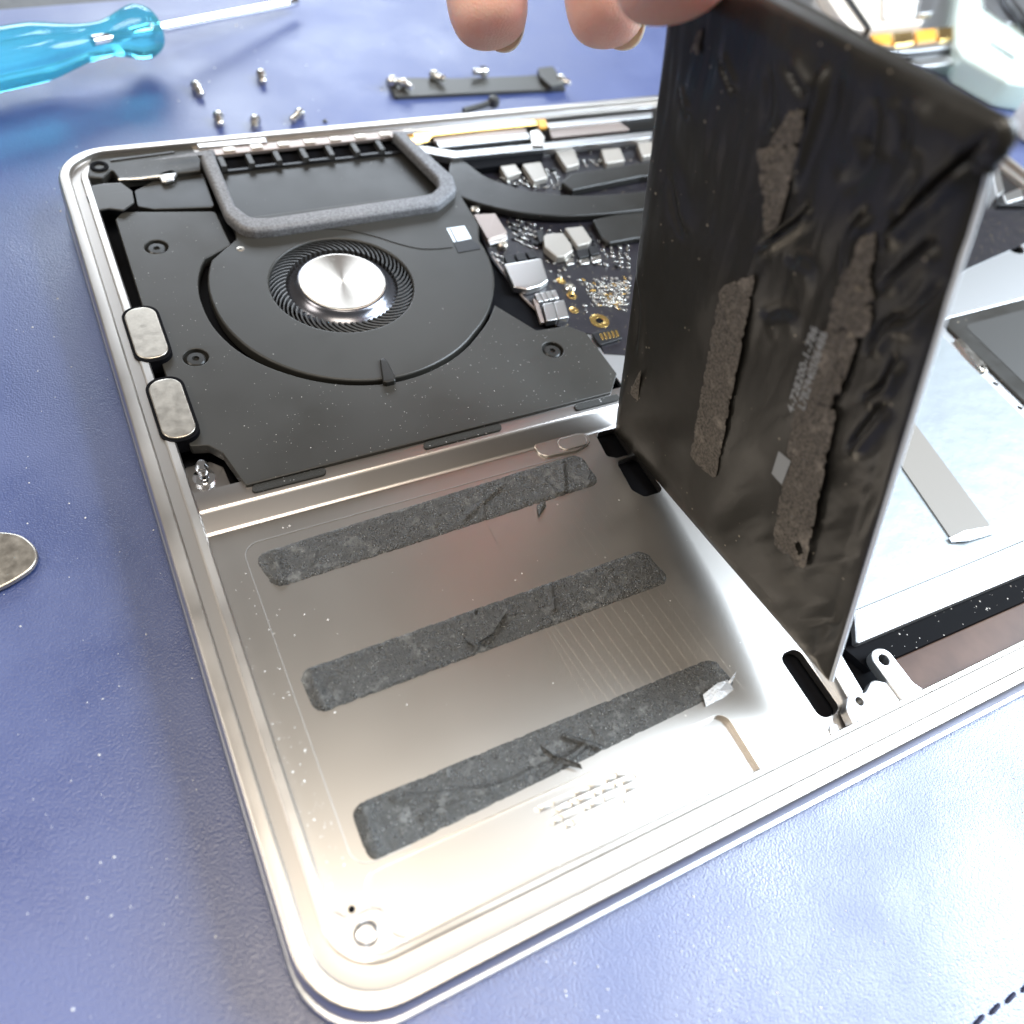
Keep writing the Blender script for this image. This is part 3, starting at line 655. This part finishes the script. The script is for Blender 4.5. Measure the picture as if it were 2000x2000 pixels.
# mounting tab, lug and screw holes at the front
ta, tb = P(1722, 1290, -2.2), P(1772, 1364, -2.2)
tab = plate('touchpad_tab', [rpoly([(117.0, 6.6), (123.4, 6.6), (122.0, 9.5), (122.0, 18.0), (117.2, 18.0), (117.2, 8)], [.2, .2, 2.2, 2.35, 2.35, .2], 8), [(x, y) for x, y in circle(119.6, 15.5, 1.15, 20)]], -4.6, -2.2, ALUP, laptop, .25, 3)
lug = plate('lug', [rpoly([(104.6, 6.8), (117.2, 6.8), (117.2, 11.6), (114.8, 13.2), (111.8, 11.6), (108.0, 12.6), (105.4, 10.4)], [.2, .2, .6, 1.6, 1.6, 1.8, 1.6], 6), circle(109.2, 10.6, .8, 18)], -5.2, -2.8, ALUP, laptop, .3, 3)
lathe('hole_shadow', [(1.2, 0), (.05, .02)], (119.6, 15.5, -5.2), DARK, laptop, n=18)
lathe('lug_pin', [(1.5, -1), (1.5, .1), (1.3, .3), (.2, .32)], (102.9, 8.0, -5.8), ALUP, laptop, n=22)

# ------------------------------------------------------------------ battery held upright
BL = np.array([*P(1195, 846, -5.6), -5.6]); BR = np.array([*P(1611, 1334, 4.0), 4.0])
ex = BR-BL; LW = np.linalg.norm(ex); ex /= LW
d = ray(1312, -92)
best = None
for t in np.linspace(60, 260, 4001):
    q = CAM+t*d-BL; c = q@ex/np.linalg.norm(q)
    if best is None or abs(c+.045) < best[0]: best = (abs(c+.045), CAM+t*d)
TL = best[1]; uL = TL-BL
nrm = np.cross(ex, uL); nrm /= np.linalg.norm(nrm)
if nrm @ (CAM-BL) < 0: nrm = -nrm
ey = np.cross(nrm, ex)
if ey[2] < 0: ey = -ey
def onb(u, v):
    d = ray(u, v); t = ((BL-CAM)@nrm)/(d@nrm); q = CAM+t*d-BL
    return (float(q@ex), float(q@ey))
TRs = onb(1944, 240); TLs = onb(1312, -92); BRs = (LW, 0.0)
print('BATTERY', BL.round(1), BR.round(1), TL.round(1), 'TL', np.round(TLs, 1), 'TR', np.round(TRs, 1), 'w', round(LW, 1), 'n', nrm.round(2))
RM = onb(1932, 400)
bat = empty('battery', tuple((BL+BR)/2))
tag(bat, 'black film-wrapped laptop battery pulled upright, torn adhesive on its face, held by the hand', 'battery')
def seg_d(S, T, a, b):
    a = np.array(a); b = np.array(b); ab = b-a; t = np.clip(((S-a[0])*ab[0]+(T-a[1])*ab[1])/(ab@ab), 0, 1)
    return np.hypot(S-a[0]-t*ab[0], T-a[1]-t*ab[1]), t, ab
CRE = [([(1598, 125), (1592, 186), (1568, 272), (1537, 380)], -1.1, .9, 1.0), ([(1590, 392), (1560, 430), (1475, 486)], -.9, .9, .8),
       ([(1949, 256), (1832, 357), (1765, 420), (1722, 470)], -1.4, 1.3, 1.3), ([(1697, 405), (1661, 458), (1650, 545)], -1.0, 1.0, .9),
       ([(1826, 466), (1780, 505), (1716, 565)], -.9, 1.2, .8), ([(1922, 345), (1890, 420), (1863, 505)], -1.0, 1.3, .8), ([(1404, 112), (1420, 150), (1438, 190)], -.6, 1.1, .4),
       ([(1322, 175), (1335, 210), (1350, 232)], -.5, 1.0, .4), ([(1537, 125), (1556, 160), (1574, 190)], -.5, 1.1, .4), ([(1768, 200), (1772, 250), (1764, 300)], -.5, 1.8, .4),
       ([(1710, 190), (1705, 250), (1690, 300)], -.35, 2.2, .3), ([(1750, 690), (1723, 748), (1680, 780)], -1.0, 1.1, .9), ([(1728, 785), (1690, 830), (1652, 884)], -.9, 1.3, .7),
       ([(1760, 610), (1720, 640), (1690, 690)], -.8, 1.3, .6), ([(1600, 520), (1560, 500), (1530, 515)], -.35, 2.4, .3), ([(1560, 610), (1510, 606), (1480, 620)], -.3, 2.4, .3),
       ([(1850, 540), (1790, 600), (1740, 640)], -.6, 1.6, .5), ([(1300, 330), (1320, 420), (1345, 470)], -.35, 2.0, .2), ([(1230, 500), (1240, 600), (1236, 700)], -.3, 1.6, .3),
       ([(1500, 120), (1505, 200), (1490, 260)], -.3, 2., .2), ([(1640, 380), (1690, 330), (1700, 260)], -.3, 2.4, .3), ([(1800, 330), (1750, 400), (1745, 430)], -.4, 1.6, .3)]
CRE = [([onb(*p) for p in pl], a, wd, up) for pl, a, wd, up in CRE]
def relief(S, T):
    h = np.zeros_like(S)
    for pl, a, wd, up in CRE:
        pl = smoothline(pl, 4); best = np.full_like(S, 1e9); side = np.zeros_like(S); ft = np.zeros_like(S); n = len(pl)-1
        for i in range(n):
            dd, t, ab = seg_d(S, T, pl[i], pl[i+1]); m_ = dd < best
            cr = np.sign(ab[0]*(T-pl[i][1])-ab[1]*(S-pl[i][0]))
            side = np.where(m_, cr, side); ft = np.where(m_, (i+t)/n, ft); best = np.where(m_, dd, best)
        fade = np.clip(np.minimum(ft, 1-ft)*5, 0.05, 1)
        sd = best*side
        h += 1.8*fade*(a*np.exp(-(sd/(wd*.42))**2) + .8*up*np.exp(-((sd-wd*1.0)/(wd*.8))**2))
    return h
NX, NY = 150, 190
A, Bv = np.meshgrid(np.linspace(0, 1, NX+1), np.linspace(0, 1, NY+1), indexing='ij')
# outline of the face: left, right edges as seen
SL = Bv*TLs[0]; SRr = LW+(TRs[0]-LW)*Bv
S_ = SL+(SRr-SL)*A; T_ = Bv*(TLs[1]+(TRs[1]-TLs[1])*A)
st2 = np.stack([S_.ravel(), T_.ravel()], 1)
edge = np.minimum(np.minimum(A, 1-A)*LW, np.minimum(Bv, 1-Bv)*TLs[1])
H = relief(S_, T_)*np.clip(edge/2.2, 0.15, 1) + (fbm(st2, .05, 2, 2)*.9+fbm(st2*np.array([1.0, .22]), .32, 4, 3)*.24*np.clip((st2[:, 1]-35)/45, .06, 1)+fbm(st2@np.array([[.8, .5], [-.5, .8]])*np.array([1., .2]), .4, 9, 2)*.22*np.clip((st2[:, 0]-35)/30, 0, 1)).reshape(S_.shape)*np.clip(edge/3, 0, 1)
H += .9*np.clip(edge/4.0, 0, 1)**.5 - .9
pos = BL+S_[..., None]*ex+T_[..., None]*ey+H[..., None]*nrm
TH = 4.6
back = BL+S_[..., None]*ex+T_[..., None]*ey-(TH-2.6*A**3)[..., None]*nrm
idx = lambda i, j: i*(NY+1)+j
Fc = [(idx(i, j), idx(i+1, j), idx(i+1, j+1), idx(i, j+1)) for i in range(NX) for j in range(NY)]
facem = mk('face_film', pos.reshape(-1, 3), Fc, FILM, bat, 180)
# edges and rear: rounded skirt from the face border back to the rear sheet
def skirt(name, ring, mt, mid_out):
    rows = []; n = len(ring)
    for (i, j) in ring:
        f = pos[i, j]; b = back[i, j]; o = mid_out(i, j)
        rows.append([f, f*.85+b*.15+o*.3, f*.65+b*.35+o*.45, f*.3+b*.7+o*.45, f*.08+b*.92+o*.25, b-o*.2])
    V = [p for r in rows for p in r]; k = len(rows[0]); Fc = []
    for a in range(n-1):
        for c in range(k-1): Fc.append((a*k+c, (a+1)*k+c, (a+1)*k+c+1, a*k+c+1))
    return mk(name, V, Fc, mt, bat, 60)
skirt('edge_film', [(i, 0) for i in range(0, NX+1, 3)], FILM, lambda i, j: -ey)
skirt('edge_film', [(0, j) for j in range(0, NY+1, 2)], FILM, lambda i, j: -ex)
skirt('edge_film', [(i, NY) for i in range(0, NX+1, 3)], FILM, lambda i, j: ey)
skirt('edge_pouch', [(NX, j) for j in range(0, NY+1, 2)], POUCH, lambda i, j: ex)
mk('rear_sheet', [back[0, 0], back[NX, 0], back[NX, NY], back[0, NY]], [(0, 1, 2, 3)], POUCH, bat, 0)
# corner tuck of the film, top right
ck = [onb(*p) for p in [(1955, 246), (1962, 262), (1950, 290), (1930, 312), (1922, 330)]]
cp = [BL+s*ex+t*ey+nrm*.2 for s, t in ck]
tube('film_fold', smoothline(cp, 4), 1.5, FILM, bat, 10)
# adhesive residue on the face
def resid(pix, seed, th=.55, ragged=.6, rnd=1.0, ridges=(), res=.28, holes=()):
    ragged *= .9; th *= .4; ridges = tuple((a, b, c*.6, d) for a, b, c, d in ridges)
    c = [np.array(onb(u, v)) for u, v in pix]
    hh = [float(relief(np.array([p[0]]), np.array([p[1]]))[0]) for p in c]
    return glue_patch('adhesive_residue', c, th, RESID, bat, BL+nrm*.5, ex, ey, nrm, res=res, rnd=rnd, seed=seed, ragged=ragged, ridges=ridges, holes=holes)
resid([(1350, 895), (1402, 935), (1482, 530), (1410, 560)], 21, .5, .7, 1.6, ridges=(((.1, .95), (.5, .8), .5, .5), ((0, .4), (1, .46), -.3, .5)))
resid([(1512, 1058), (1575, 1118), (1640, 800), (1562, 760)], 23, .6, .7, 1.6, holes=((.75, .12, 1.3),))
resid([(1562, 770), (1634, 800), (1690, 640), (1612, 640)], 27, .8, 1.0, 1.2, ridges=(((.6, 0), (.8, 1), .9, .7),))
resid([(1620, 650), (1700, 660), (1722, 560), (1636, 545)], 31, .9, 1.3, 1.4, ridges=(((.4, 0), (.6, 1), .9, .7),))
resid([(1640, 560), (1712, 560), (1716, 450), (1672, 468)], 35, .8, 1.1, 1.2, ridges=(((.2, 0), (.5, 1), .8, .6),))
resid([(1500, 470), (1526, 440), (1572, 270), (1482, 290)], 41, .9, .8, 1.3, ridges=(((.1, .1), (.2, .9), .8, .6),))
resid([(1502, 290), (1570, 280), (1580, 210), (1548, 215)], 43, .7, 1.0, .9)
resid([(1232, 768), (1250, 782), (1256, 722), (1252, 726)], 47, .35, .4, .3, res=.25)
resid([(1352, 105), (1368, 112), (1378, 55), (1366, 60)], 51, .3, .9, .5, res=.3)
# printed characters, running up the face
def text_on(body, pix, size, parent):
    cu = bpy.data.curves.new('t', 'FONT'); cu.body = body; cu.size = 1; cu.space_character = 1.05; cu.offset = .018
    o = bpy.data.objects.new('t', cu); COL.objects.link(o); me = bpy.data.meshes.new_from_object(o)
    bpy.data.objects.remove(o); bpy.data.curves.remove(cu)
    a = np.array(onb(*pix[0])); b = np.array(onb(*pix[1])); L = np.linalg.norm(b-a); t = (b-a)/L; nn = np.array([-t[1], t[0]])
    co = np.array([v.co[:] for v in me.vertices]); wd = co[:, 0].max()
    V = []
    for c in co:
        p = a+t*c[0]/wd*L+nn*c[1]*size
        V.append(BL+ex*p[0]+ey*p[1]+nrm*.8)
    Fc = [tuple(f.vertices) for f in me.polygons]
    o = mk('printed_text', V, Fc, INK, parent, 0)
    return o
text_on('4-728200-1-786', [(1556, 806), (1606, 640)], 2.1, bat)
text_on('L7B2840506486', [(1578, 800), (1624, 650)], 2.1, bat)
pc = [BL+ex*s+ey*t+nrm*.8 for s, t in [onb(1514, 922), (onb(1534, 944)), onb(1552, 898), onb(1528, 878)]]
mk('print_patch', pc, [(0, 1, 2, 3)], INK, bat, 0)

# ------------------------------------------------------------------ hand
dT = (TL-CAM)@RC[2]
def hand_build():
    n = [('wrist', D(1080, -1750, 215), 25), ('palm', D(1120, -1050, 190), 27), ('palm2', D(1160, -780, 176), 22)]
    V = [p for _, p, _ in n]; R = [r for *_, r in n]; Ed = [(0, 1), (1, 2)]
    def chain(root, pts):
        prev = root
        for p, r in pts:
            V.append(p); R.append(r); Ed.append((prev, len(V)-1)); prev = len(V)-1
    chain(2, [(D(960, -640, 168), 10.5), (D(925, -360, 160), 8.9), (D(936, -150, 157), 8.5), (D(952, 10, 155.5), 8.6), (D(962, 84, 155), 6.9)])
    chain(2, [(D(1170, -620, 166), 10.5), (D(1170, -340, 156), 9.0), (D(1176, -150, 152), 8.6), (D(1184, 5, 150.5), 8.4), (D(1192, 82, 150), 6.6)])
    chain(2, [(D(1330, -640, 176), 10.5), (D(1390, -400, dT+26), 9), (D(1400, -230, dT+19), 8.6), (D(1390, -90, dT+14), 7.6)])
    chain(1, [(D(1010, -860, 162), 14), (D(1170, -520, 142), 12), (D(1270, -240, dT-10.5), 9.8), (D(1312, -80, dT-9.3), 9.2), (D(1322, -20, dT-8.8), 8.8), (D(1328, 22, dT-8.6), 6.8)])
    me = bpy.data.meshes.new('hand'); me.from_pydata([tuple(v) for v in V], Ed, [])
    o = bpy.data.objects.new('tmp_hand', me); COL.objects.link(o)
    sk = o.modifiers.new('s', 'SKIN'); sk.use_smooth_shade = True
    for i, sv in enumerate(me.skin_vertices[0].data): sv.radius = (R[i], R[i]); sv.use_root = (i == 1)
    o.modifiers.new('u', 'SUBSURF').levels = 3
    dg = bpy.context.evaluated_depsgraph_get(); me2 = bpy.data.meshes.new_from_object(o.evaluated_get(dg))
    bpy.data.objects.remove(o)
    return me2
hand = finish(hand_build(), 'hand', SKIN, None, 180)
tag(hand, 'bare hand at the top gripping the black battery between thumb and fingers', 'hand')
def nail(name, tip, back_pt, side, r, width, beyond, mt, length=9, lift=.25, off=0.):
    """curved plate lying on a finger: tip/back_pt give the axis, side the direction the nail faces"""
    tip = np.array(tip); ax = tip-np.array(back_pt); ax /= np.linalg.norm(ax)
    s = np.array(side, float); s -= ax*(s@ax); s /= np.linalg.norm(s); q = np.cross(ax, s)
    V = []; Fc = []; na, nb = 10, 12
    for i in range(na+1):
        for j in range(nb+1):
            f = i/na; g = j/nb*2-1; th = g*width
            ln = -length+(length+beyond)*f - (g*g)*2.2*f*(1 if beyond > -50 else 0)
            rr_ = r+lift-.10*max(0, ln)
            V.append(tip+ax*ln+rr_*(s*math.cos(th)+q*math.sin(th)))
    base = len(V); V += [v-s*.45 for v in V]
    for i in range(na):
        for j in range(nb):
            a = i*(nb+1)+j; Fc.append((a, a+1, a+nb+2, a+nb+1)); Fc.append((base+a+nb+1, base+a+nb+2, base+a+1, base+a))
    for j in range(nb):
        a = na*(nb+1)+j; Fc.append((a, a+1, base+a+1, base+a))
    for i in range(na):
        a = i*(nb+1); Fc.append((a, a+nb+1, base+a+nb+1, base+a)); a += nb; Fc.append((a+nb+1, a, base+a, base+a+nb+1))
    return mk(name, V, Fc, mt, hand, 60)
rt, dn, fw = RC[0], RC[1], RC[2]
nail('fingernail', D(962, 84, 155), D(948, -60, 156), rt*.55+fw*.85, 6.5, .7, -1.7, NAILT)
nail('fingernail', D(1192, 82, 150), D(1182, -60, 151), rt*.75+fw*.65, 6.4, .8, -1.5, NAILT)
tn = nail('thumbnail', D(1328, 18, dT-8.6), D(1318, -80, dT-9.2), -fw*.95+dn*.2+rt*.1, 10.6, .7, .3, NAIL, length=12)
nail('nail_edge', D(1328, 18, dT-8.6), D(1318, -80, dT-9.2), -fw*.95+dn*.2+rt*.1, 10.3, .7, 1.5, NAILT, length=2.2)

# ------------------------------------------------------------------ screwdriver
sd = empty('screwdriver', (20, 296, -15))
zc = -4.2
a0 = np.array([*P(300, 57, zc), zc]); a1 = np.array([*P(-260, 168, zc+.5), zc+.5]); ax = (a1-a0)/np.linalg.norm(a1-a0)
def flute(th, h): return 1-(.10*max(0, math.cos(6*th))**2 if h > 26 else .10*max(0, math.cos(6*th))**2*max(0, (h-14)/12))
hp_ = [(1.5, -1.2), (5.5, -1.0), (7.6, .2), (9.0, 2.5), (9.4, 4.5), (8.9, 7), (7.8, 10), (6.9, 14), (6.6, 18), (7.2, 23), (8.8, 29), (10.2, 34), (10.8, 40), (10.9, 60), (10.8, 85), (9.5, 95), (5, 101), (.5, 102)]
hp_ = [(r*(.74 if h > 12 else .80), h) for r, h in hp_]
hs = smoothline(hp_, 3)
V, Fc = lathe_geo([tuple(p) for p in hs], a0, ax, 60, flute); mk('handle', V, Fc, ACRYL, sd, 40)
b1 = np.array([*P(581, 3, -11.2), -11.2]); bx = (b1-a0)/np.linalg.norm(b1-a0)
lathe('shaft', [(1.5, -22), (1.5, 2), (1.5, np.linalg.norm(b1-a0)-6), (1.5, np.linalg.norm(b1-a0)-1), (1.0, np.linalg.norm(b1-a0)), (.05, np.linalg.norm(b1-a0)+.1)], a0, CHROME, sd, axis=bx, n=20)
lathe('ferrule', [(1.6, -2.0), (2.6, -1.9), (2.7, 1.6), (2.2, 2.2), (1.6, 2.3)], a0, CHROME, sd, axis=bx, n=24)
tag(sd, 'screwdriver with a translucent blue fluted handle and bright steel shaft', 'screwdriver')

# ------------------------------------------------------------------ loose screws
def make_screw(center_px, ang, length, label):
    x, y = P(*center_px, -13.9)
    r = empty('loose_screw', (x, y, -15))
    dx = np.array([math.cos(ang), math.sin(ang), -.04]); c = np.array([x, y, -13.75])
    lathe('screw_head', [(.3, -length*.52), (1.3, -length*.5), (1.65, -length*.42), (1.65, -length*.25), (1.2, -length*.2)], c, STEEL, r, axis=dx, n=18)
    prof = [(1.05, -length*.22)]
    k = -length*.2
    while k < length*.42:
        prof += [(1.15, k), (.92, k+.2)]; k += .4
    prof += [(.75, length*.47), (.05, length*.5)]
    lathe('screw_shank', prof, c, STEEL, r, axis=dx, n=16)
    tag(r, label, 'screw', 'loose screws on the blue mat')
def ang(p, q): a = np.array(P(*p, -14)); b = np.array(P(*q, -14)); return math.atan2(b[1]-a[1], b[0]-a[0])
make_screw((387, 176), ang((378, 160), (397, 194)), 6.6, 'loose silver screw on the mat nearest the screwdriver')
make_screw((512, 153), ang((508, 136), (518, 170)), 6.4, 'loose silver screw farthest back, below the screwdriver shaft')
make_screw((428, 235), ang((426, 222), (434, 250)), 5.6, 'loose silver screw behind the laptop rim, leftmost of the rim row')
make_screw((498, 242), ang((500, 232), (497, 254)), 5.2, 'loose silver screw behind the laptop rim, middle of the row')
make_screw((579, 229), ang((592, 218), (566, 240)), 6.0, 'tilted loose silver screw behind the laptop rim, rightmost of the row')
mkx = lathe('mat_crumb', [(.6, 0), (.7, .4), (.3, .8), (.05, .85)], (*P(635, 238, -15), -15), BITM, None, n=7)
tag(mkx, 'tiny dark crumb on the mat right of the screws', 'crumb')

# ------------------------------------------------------------------ bracket strip with screws lying on it
br = empty('metal_bracket', (*P(930, 160, -15), -15))
plate('strip', rpoly(PL([(754, 150), (772, 188), (1106, 172), (1088, 142), (1050, 146), (900, 152)], -13.6), .8), -15, -13.7, BITM, br, .2)
plate('end_block', rpoly(PL([(1050, 132), (1080, 128), (1104, 162), (1076, 168), (1056, 150)], -12.0), .8), -13.8, -12.0, BITM, br, .3)
lathe('strip_hole', [(1.6, 0), (.1, .02)], (*P(1062, 161, -13.6), -13.69), DARK, br, n=18)
tag(br, 'dark narrow metal bracket strip lying on the mat behind the laptop', 'bracket')
def lump(name, pix, z, r, mt, label, stretch=(1, 1, 1)):
    x, y = P(*pix, z); V = []; Fc = []; nu, nv = 14, 9
    for j in range(nv+1):
        ph = math.pi*j/nv
        for i in range(nu):
            th = 2*math.pi*i/nu; q = r*(1+.18*math.sin(3*th+pix[0])*math.sin(ph)+.12*math.cos(5*ph+pix[1]))
            V.append((x+q*stretch[0]*math.cos(th)*math.sin(ph), y+q*stretch[1]*math.sin(th)*math.sin(ph), z+q*stretch[2]*math.cos(ph)))
    for j in range(nv):
        for i in range(nu): Fc.append((j*nu+i, j*nu+(i+1) % nu, (j+1)*nu+(i+1) % nu, (j+1)*nu+i))
    return tag(mk(name, V, Fc, mt, None, 60), label, 'screw', 'screws lying on the bracket strip')
def small_screw(pix, z, ang_, ln, label, dark=False):
    x, y = P(*pix, z); r = empty('bracket_screw', (x, y, z-1.4)); c = np.array([x, y, z]); dx = np.array([math.cos(ang_), math.sin(ang_), .12])
    lathe('screw_head', [(.2, -ln*.5), (1.5, -ln*.48), (1.8, -ln*.35), (1.8, -ln*.15), (1.1, -ln*.1)], c, STEEL, r, axis=dx, n=16)
    lathe('screw_shank', [(1.1, -ln*.12), (1.1, ln*.4), (.8, ln*.48), (.05, ln*.5)], c, STEEL if not dark else BITM, r, axis=dx, n=14)
    tag(r, label, 'screw', 'screws lying on the bracket strip')
small_screw((778, 160), -12.0, -.6, 6.5, 'pale screw on the left end of the dark bracket strip')
small_screw((795, 166), -12.0, -1.3, 5.0, 'short pale screw beside the left end of the bracket strip')
small_screw((856, 150), -12.2, -1.0, 6.0, 'slim screw across the back edge of the bracket strip, second from its left')
small_screw((937, 140), -12.0, 3.3, 6.0, 'bright screw standing out behind the middle of the bracket strip')
small_screw((1102, 158), -12.4, -1.2, 5.5, 'bright screw at the right end of the bracket strip')
cl = empty('black_clip', (*P(950, 204, -15), -15))
tube('clip_arm', smoothline([(*P(u, v, z), z) for u, v, z in [(905, 216, -14.2), (925, 211, -13.8), (948, 204, -13), (962, 197, -12.2)]], 4), [1.0]*4*3+[1.6], BITM, cl, 10)
lathe('clip_head', [(.3, -1.8), (1.9, -1.4), (2.2, 0), (1.7, 1.4), (.3, 1.8)], (*P(964, 198, -12.4), -12.4), BITM, cl, n=18)
tag(cl, 'small black clip on the mat right behind the laptop rim', 'clip')

# ------------------------------------------------------------------ metal pry tool, left
pt = PL([(-260, 1085), (-120, 1052), (-30, 1038), (30, 1041), (60, 1058), (73, 1080), (66, 1104), (40, 1126), (-10, 1152), (-120, 1190), (-260, 1230)], -13.2)
pr = empty('pry_tool', (*P(-40, 1100, -15), -15))
plate('blade', [tuple(p) for p in smoothline(pt, 5)], -14.4, -13.2, STEELW, pr, .5, 4)
tag(pr, 'flat metal pry tool with a rounded tip at the left edge', 'pry tool')

# ------------------------------------------------------------------ clutter behind, upper right
# a second opened laptop base
ob = empty('parts_tray', (*P(1830, 40, -15), -15))
def ob_plate(name, pix, z0, z1, mt, bev=.3, r=1.): return plate(name, rpoly(PL(pix, z1), r), z0, z1, mt, ob, bev)
ob_plate('tray_base', [(1500, 20), (1800, 131), (1920, 118), (2120, 60), (1980, -220), (1400, -120)], -15, -9.5, LIDM)
ob_plate('tray_edge', [(1770, 126), (1800, 131), (1900, 118), (1896, 104), (1790, 112)], -9.6, -8.0, ALUP)
ob_plate('dark_seam', [(1720, 112), (1876, 90), (1872, 100), (1750, 116)], -9.6, -7.0, CHIPB)
ob_plate('metal_rail', [(1700, 95), (1866, 78), (1872, 90), (1720, 106)], -9.6, -6.2, LIDM)
for k in range(4):
    u = 1700+k*44; v = 68-k*4.5
    ob_plate('orange_contact', [(u, v), (u+40, v-4), (u+42, v+18), (u+3, v+23)], -9.6, -5.2, ORANGE if k % 2 == 0 else GOLD, .2, .5)
ob_plate('cream_block', [(1660, 62), (1800, 46), (1850, -60), (1600, -30)], -9.6, -4.0, CREAM)
ob_plate('white_panel', [(1728, 36), (1788, 30), (1800, -60), (1728, -50)], -4.1, -2.0, WHITEP)
ob_plate('grey_flap', [(1792, 28), (1822, 24), (1850, -70), (1812, -66)], -4.1, -1.2, LIDM)
ob_plate('black_cable', [(1640, -20), (1652, -22), (1704, 54), (1696, 58)], -9.5, -3.0, CHIPB)
tag(ob, 'pale metal housing with orange contacts in the blurred background behind the battery', 'device part')
# clear plastic tool, upper right corner
ct = empty('plastic_case', (*P(1950, 90, -15), -15))
plate('shell', rpoly(PL([(1880, -60), (1866, 30), (1866, 80), (1884, 112), (1930, 138), (1968, 158), (2060, 170), (2080, -80)], -3), 4), -15, -3, CLEAR, ct, 2.0, 4)
plate('shell_slot', PL([(1933, 84), (1937, 84), (1982, 112), (1980, 116)], -2.8), -3.2, -2.75, BITM, ct, .05)
plate('shell_panel', rpoly(PL([(1920, -40), (1922, 14), (1966, 44), (2010, 50), (2010, -40)], -2.0), 2), -3.0, -2.0, LIDM, ct, .3)
tag(ct, 'pale translucent plastic case in the blurred upper right corner', 'case')
bc = empty('black_cable', (*P(1985, 20, -15), -15))
tube('cord', smoothline([(*P(u, v, z), z) for u, v, z in [(1950, -60, 0), (1968, 0, 0), (1990, 30, 0), (2012, 60, -1), (2040, 90, -3)]], 5), 2.2, CHIPB, bc, 10)
tag(bc, 'black cable over the plastic case in the upper right corner', 'cable')
wb = empty('white_bottle', (*P(1990, 230, -15), -15))
lathe('body', [(9, 0), (10, 1), (10, 24), (8, 28), (4, 30), (4, 35), (.5, 35.5)], (*P(2012, 262, -15), -15), WHITEP, wb, n=32)
tag(wb, 'white round container cut by the right edge, below the plastic case', 'container')

# ------------------------------------------------------------------ dust on the mat
V = []; Fc = []
for k in range(420):
    if k < 300: u, v = random.uniform(0, 1240), random.uniform(20, 1990)
    else: u, v = random.uniform(900, 2000), random.uniform(1500, 2000)
    x, y = P(u, v, -15)
    if -1 < x < 305 and -1.5 < y < 214: continue
    r = random.choice((.10, .12, .15, .2, .28)) * (1.7 if y > 200 else 1); a = random.uniform(0, 6.28); e = random.uniform(.5, 1)
    b = len(V); V += [(x+r*math.cos(a), y+r*math.sin(a), -15.0), (x-r*e*math.sin(a), y+r*e*math.cos(a), -15.0), (x-r*math.cos(a), y-r*math.sin(a), -15.0), (x+r*e*math.sin(a), y-r*e*math.cos(a), -15.0), (x, y, -15+r*.8)]
    Fc += [(b, b+1, b+4), (b+1, b+2, b+4), (b+2, b+3, b+4), (b+3, b, b+4)]
tag(mk('dust', V, Fc, DUST, None, 0), 'white dust specks scattered over the blue mat', 'dust', kind='stuff')
# dust inside the case: along the bay's left wall, on the floor and on the black seal
V = []; Fc = []
spots = [(random.uniform(7.7, 12.5), random.triangular(16, 82, 35), -5.9) for _ in range(70)] + [(random.uniform(14, 92), random.uniform(9, 88), -5.9) for _ in range(60)] + \
        [(random.uniform(118, 170), random.uniform(15.5, 20), -5.6) for _ in range(40)] + [(random.uniform(20, 104), random.uniform(97, 118), -2.2) for _ in range(110)]
for x, y, z in spots:
    if 13 < x < 85 and y < 20: z = -7.25
    r = random.choice((.08, .1, .13, .18, .26)) * (.5 if y > 90 else 1); a = random.uniform(0, 6.28); e = random.uniform(.5, 1)
    b = len(V); V += [(x+r*math.cos(a), y+r*math.sin(a), z), (x-r*e*math.sin(a), y+r*e*math.cos(a), z), (x-r*math.cos(a), y-r*math.sin(a), z), (x+r*e*math.sin(a), y-r*e*math.cos(a), z), (x, y, z+r*.8)]
    Fc += [(b, b+1, b+4), (b+1, b+2, b+4), (b+2, b+3, b+4), (b+3, b, b+4)]
tag(mk('case_dust', V, Fc, DUST, laptop, 0), kind='stuff')
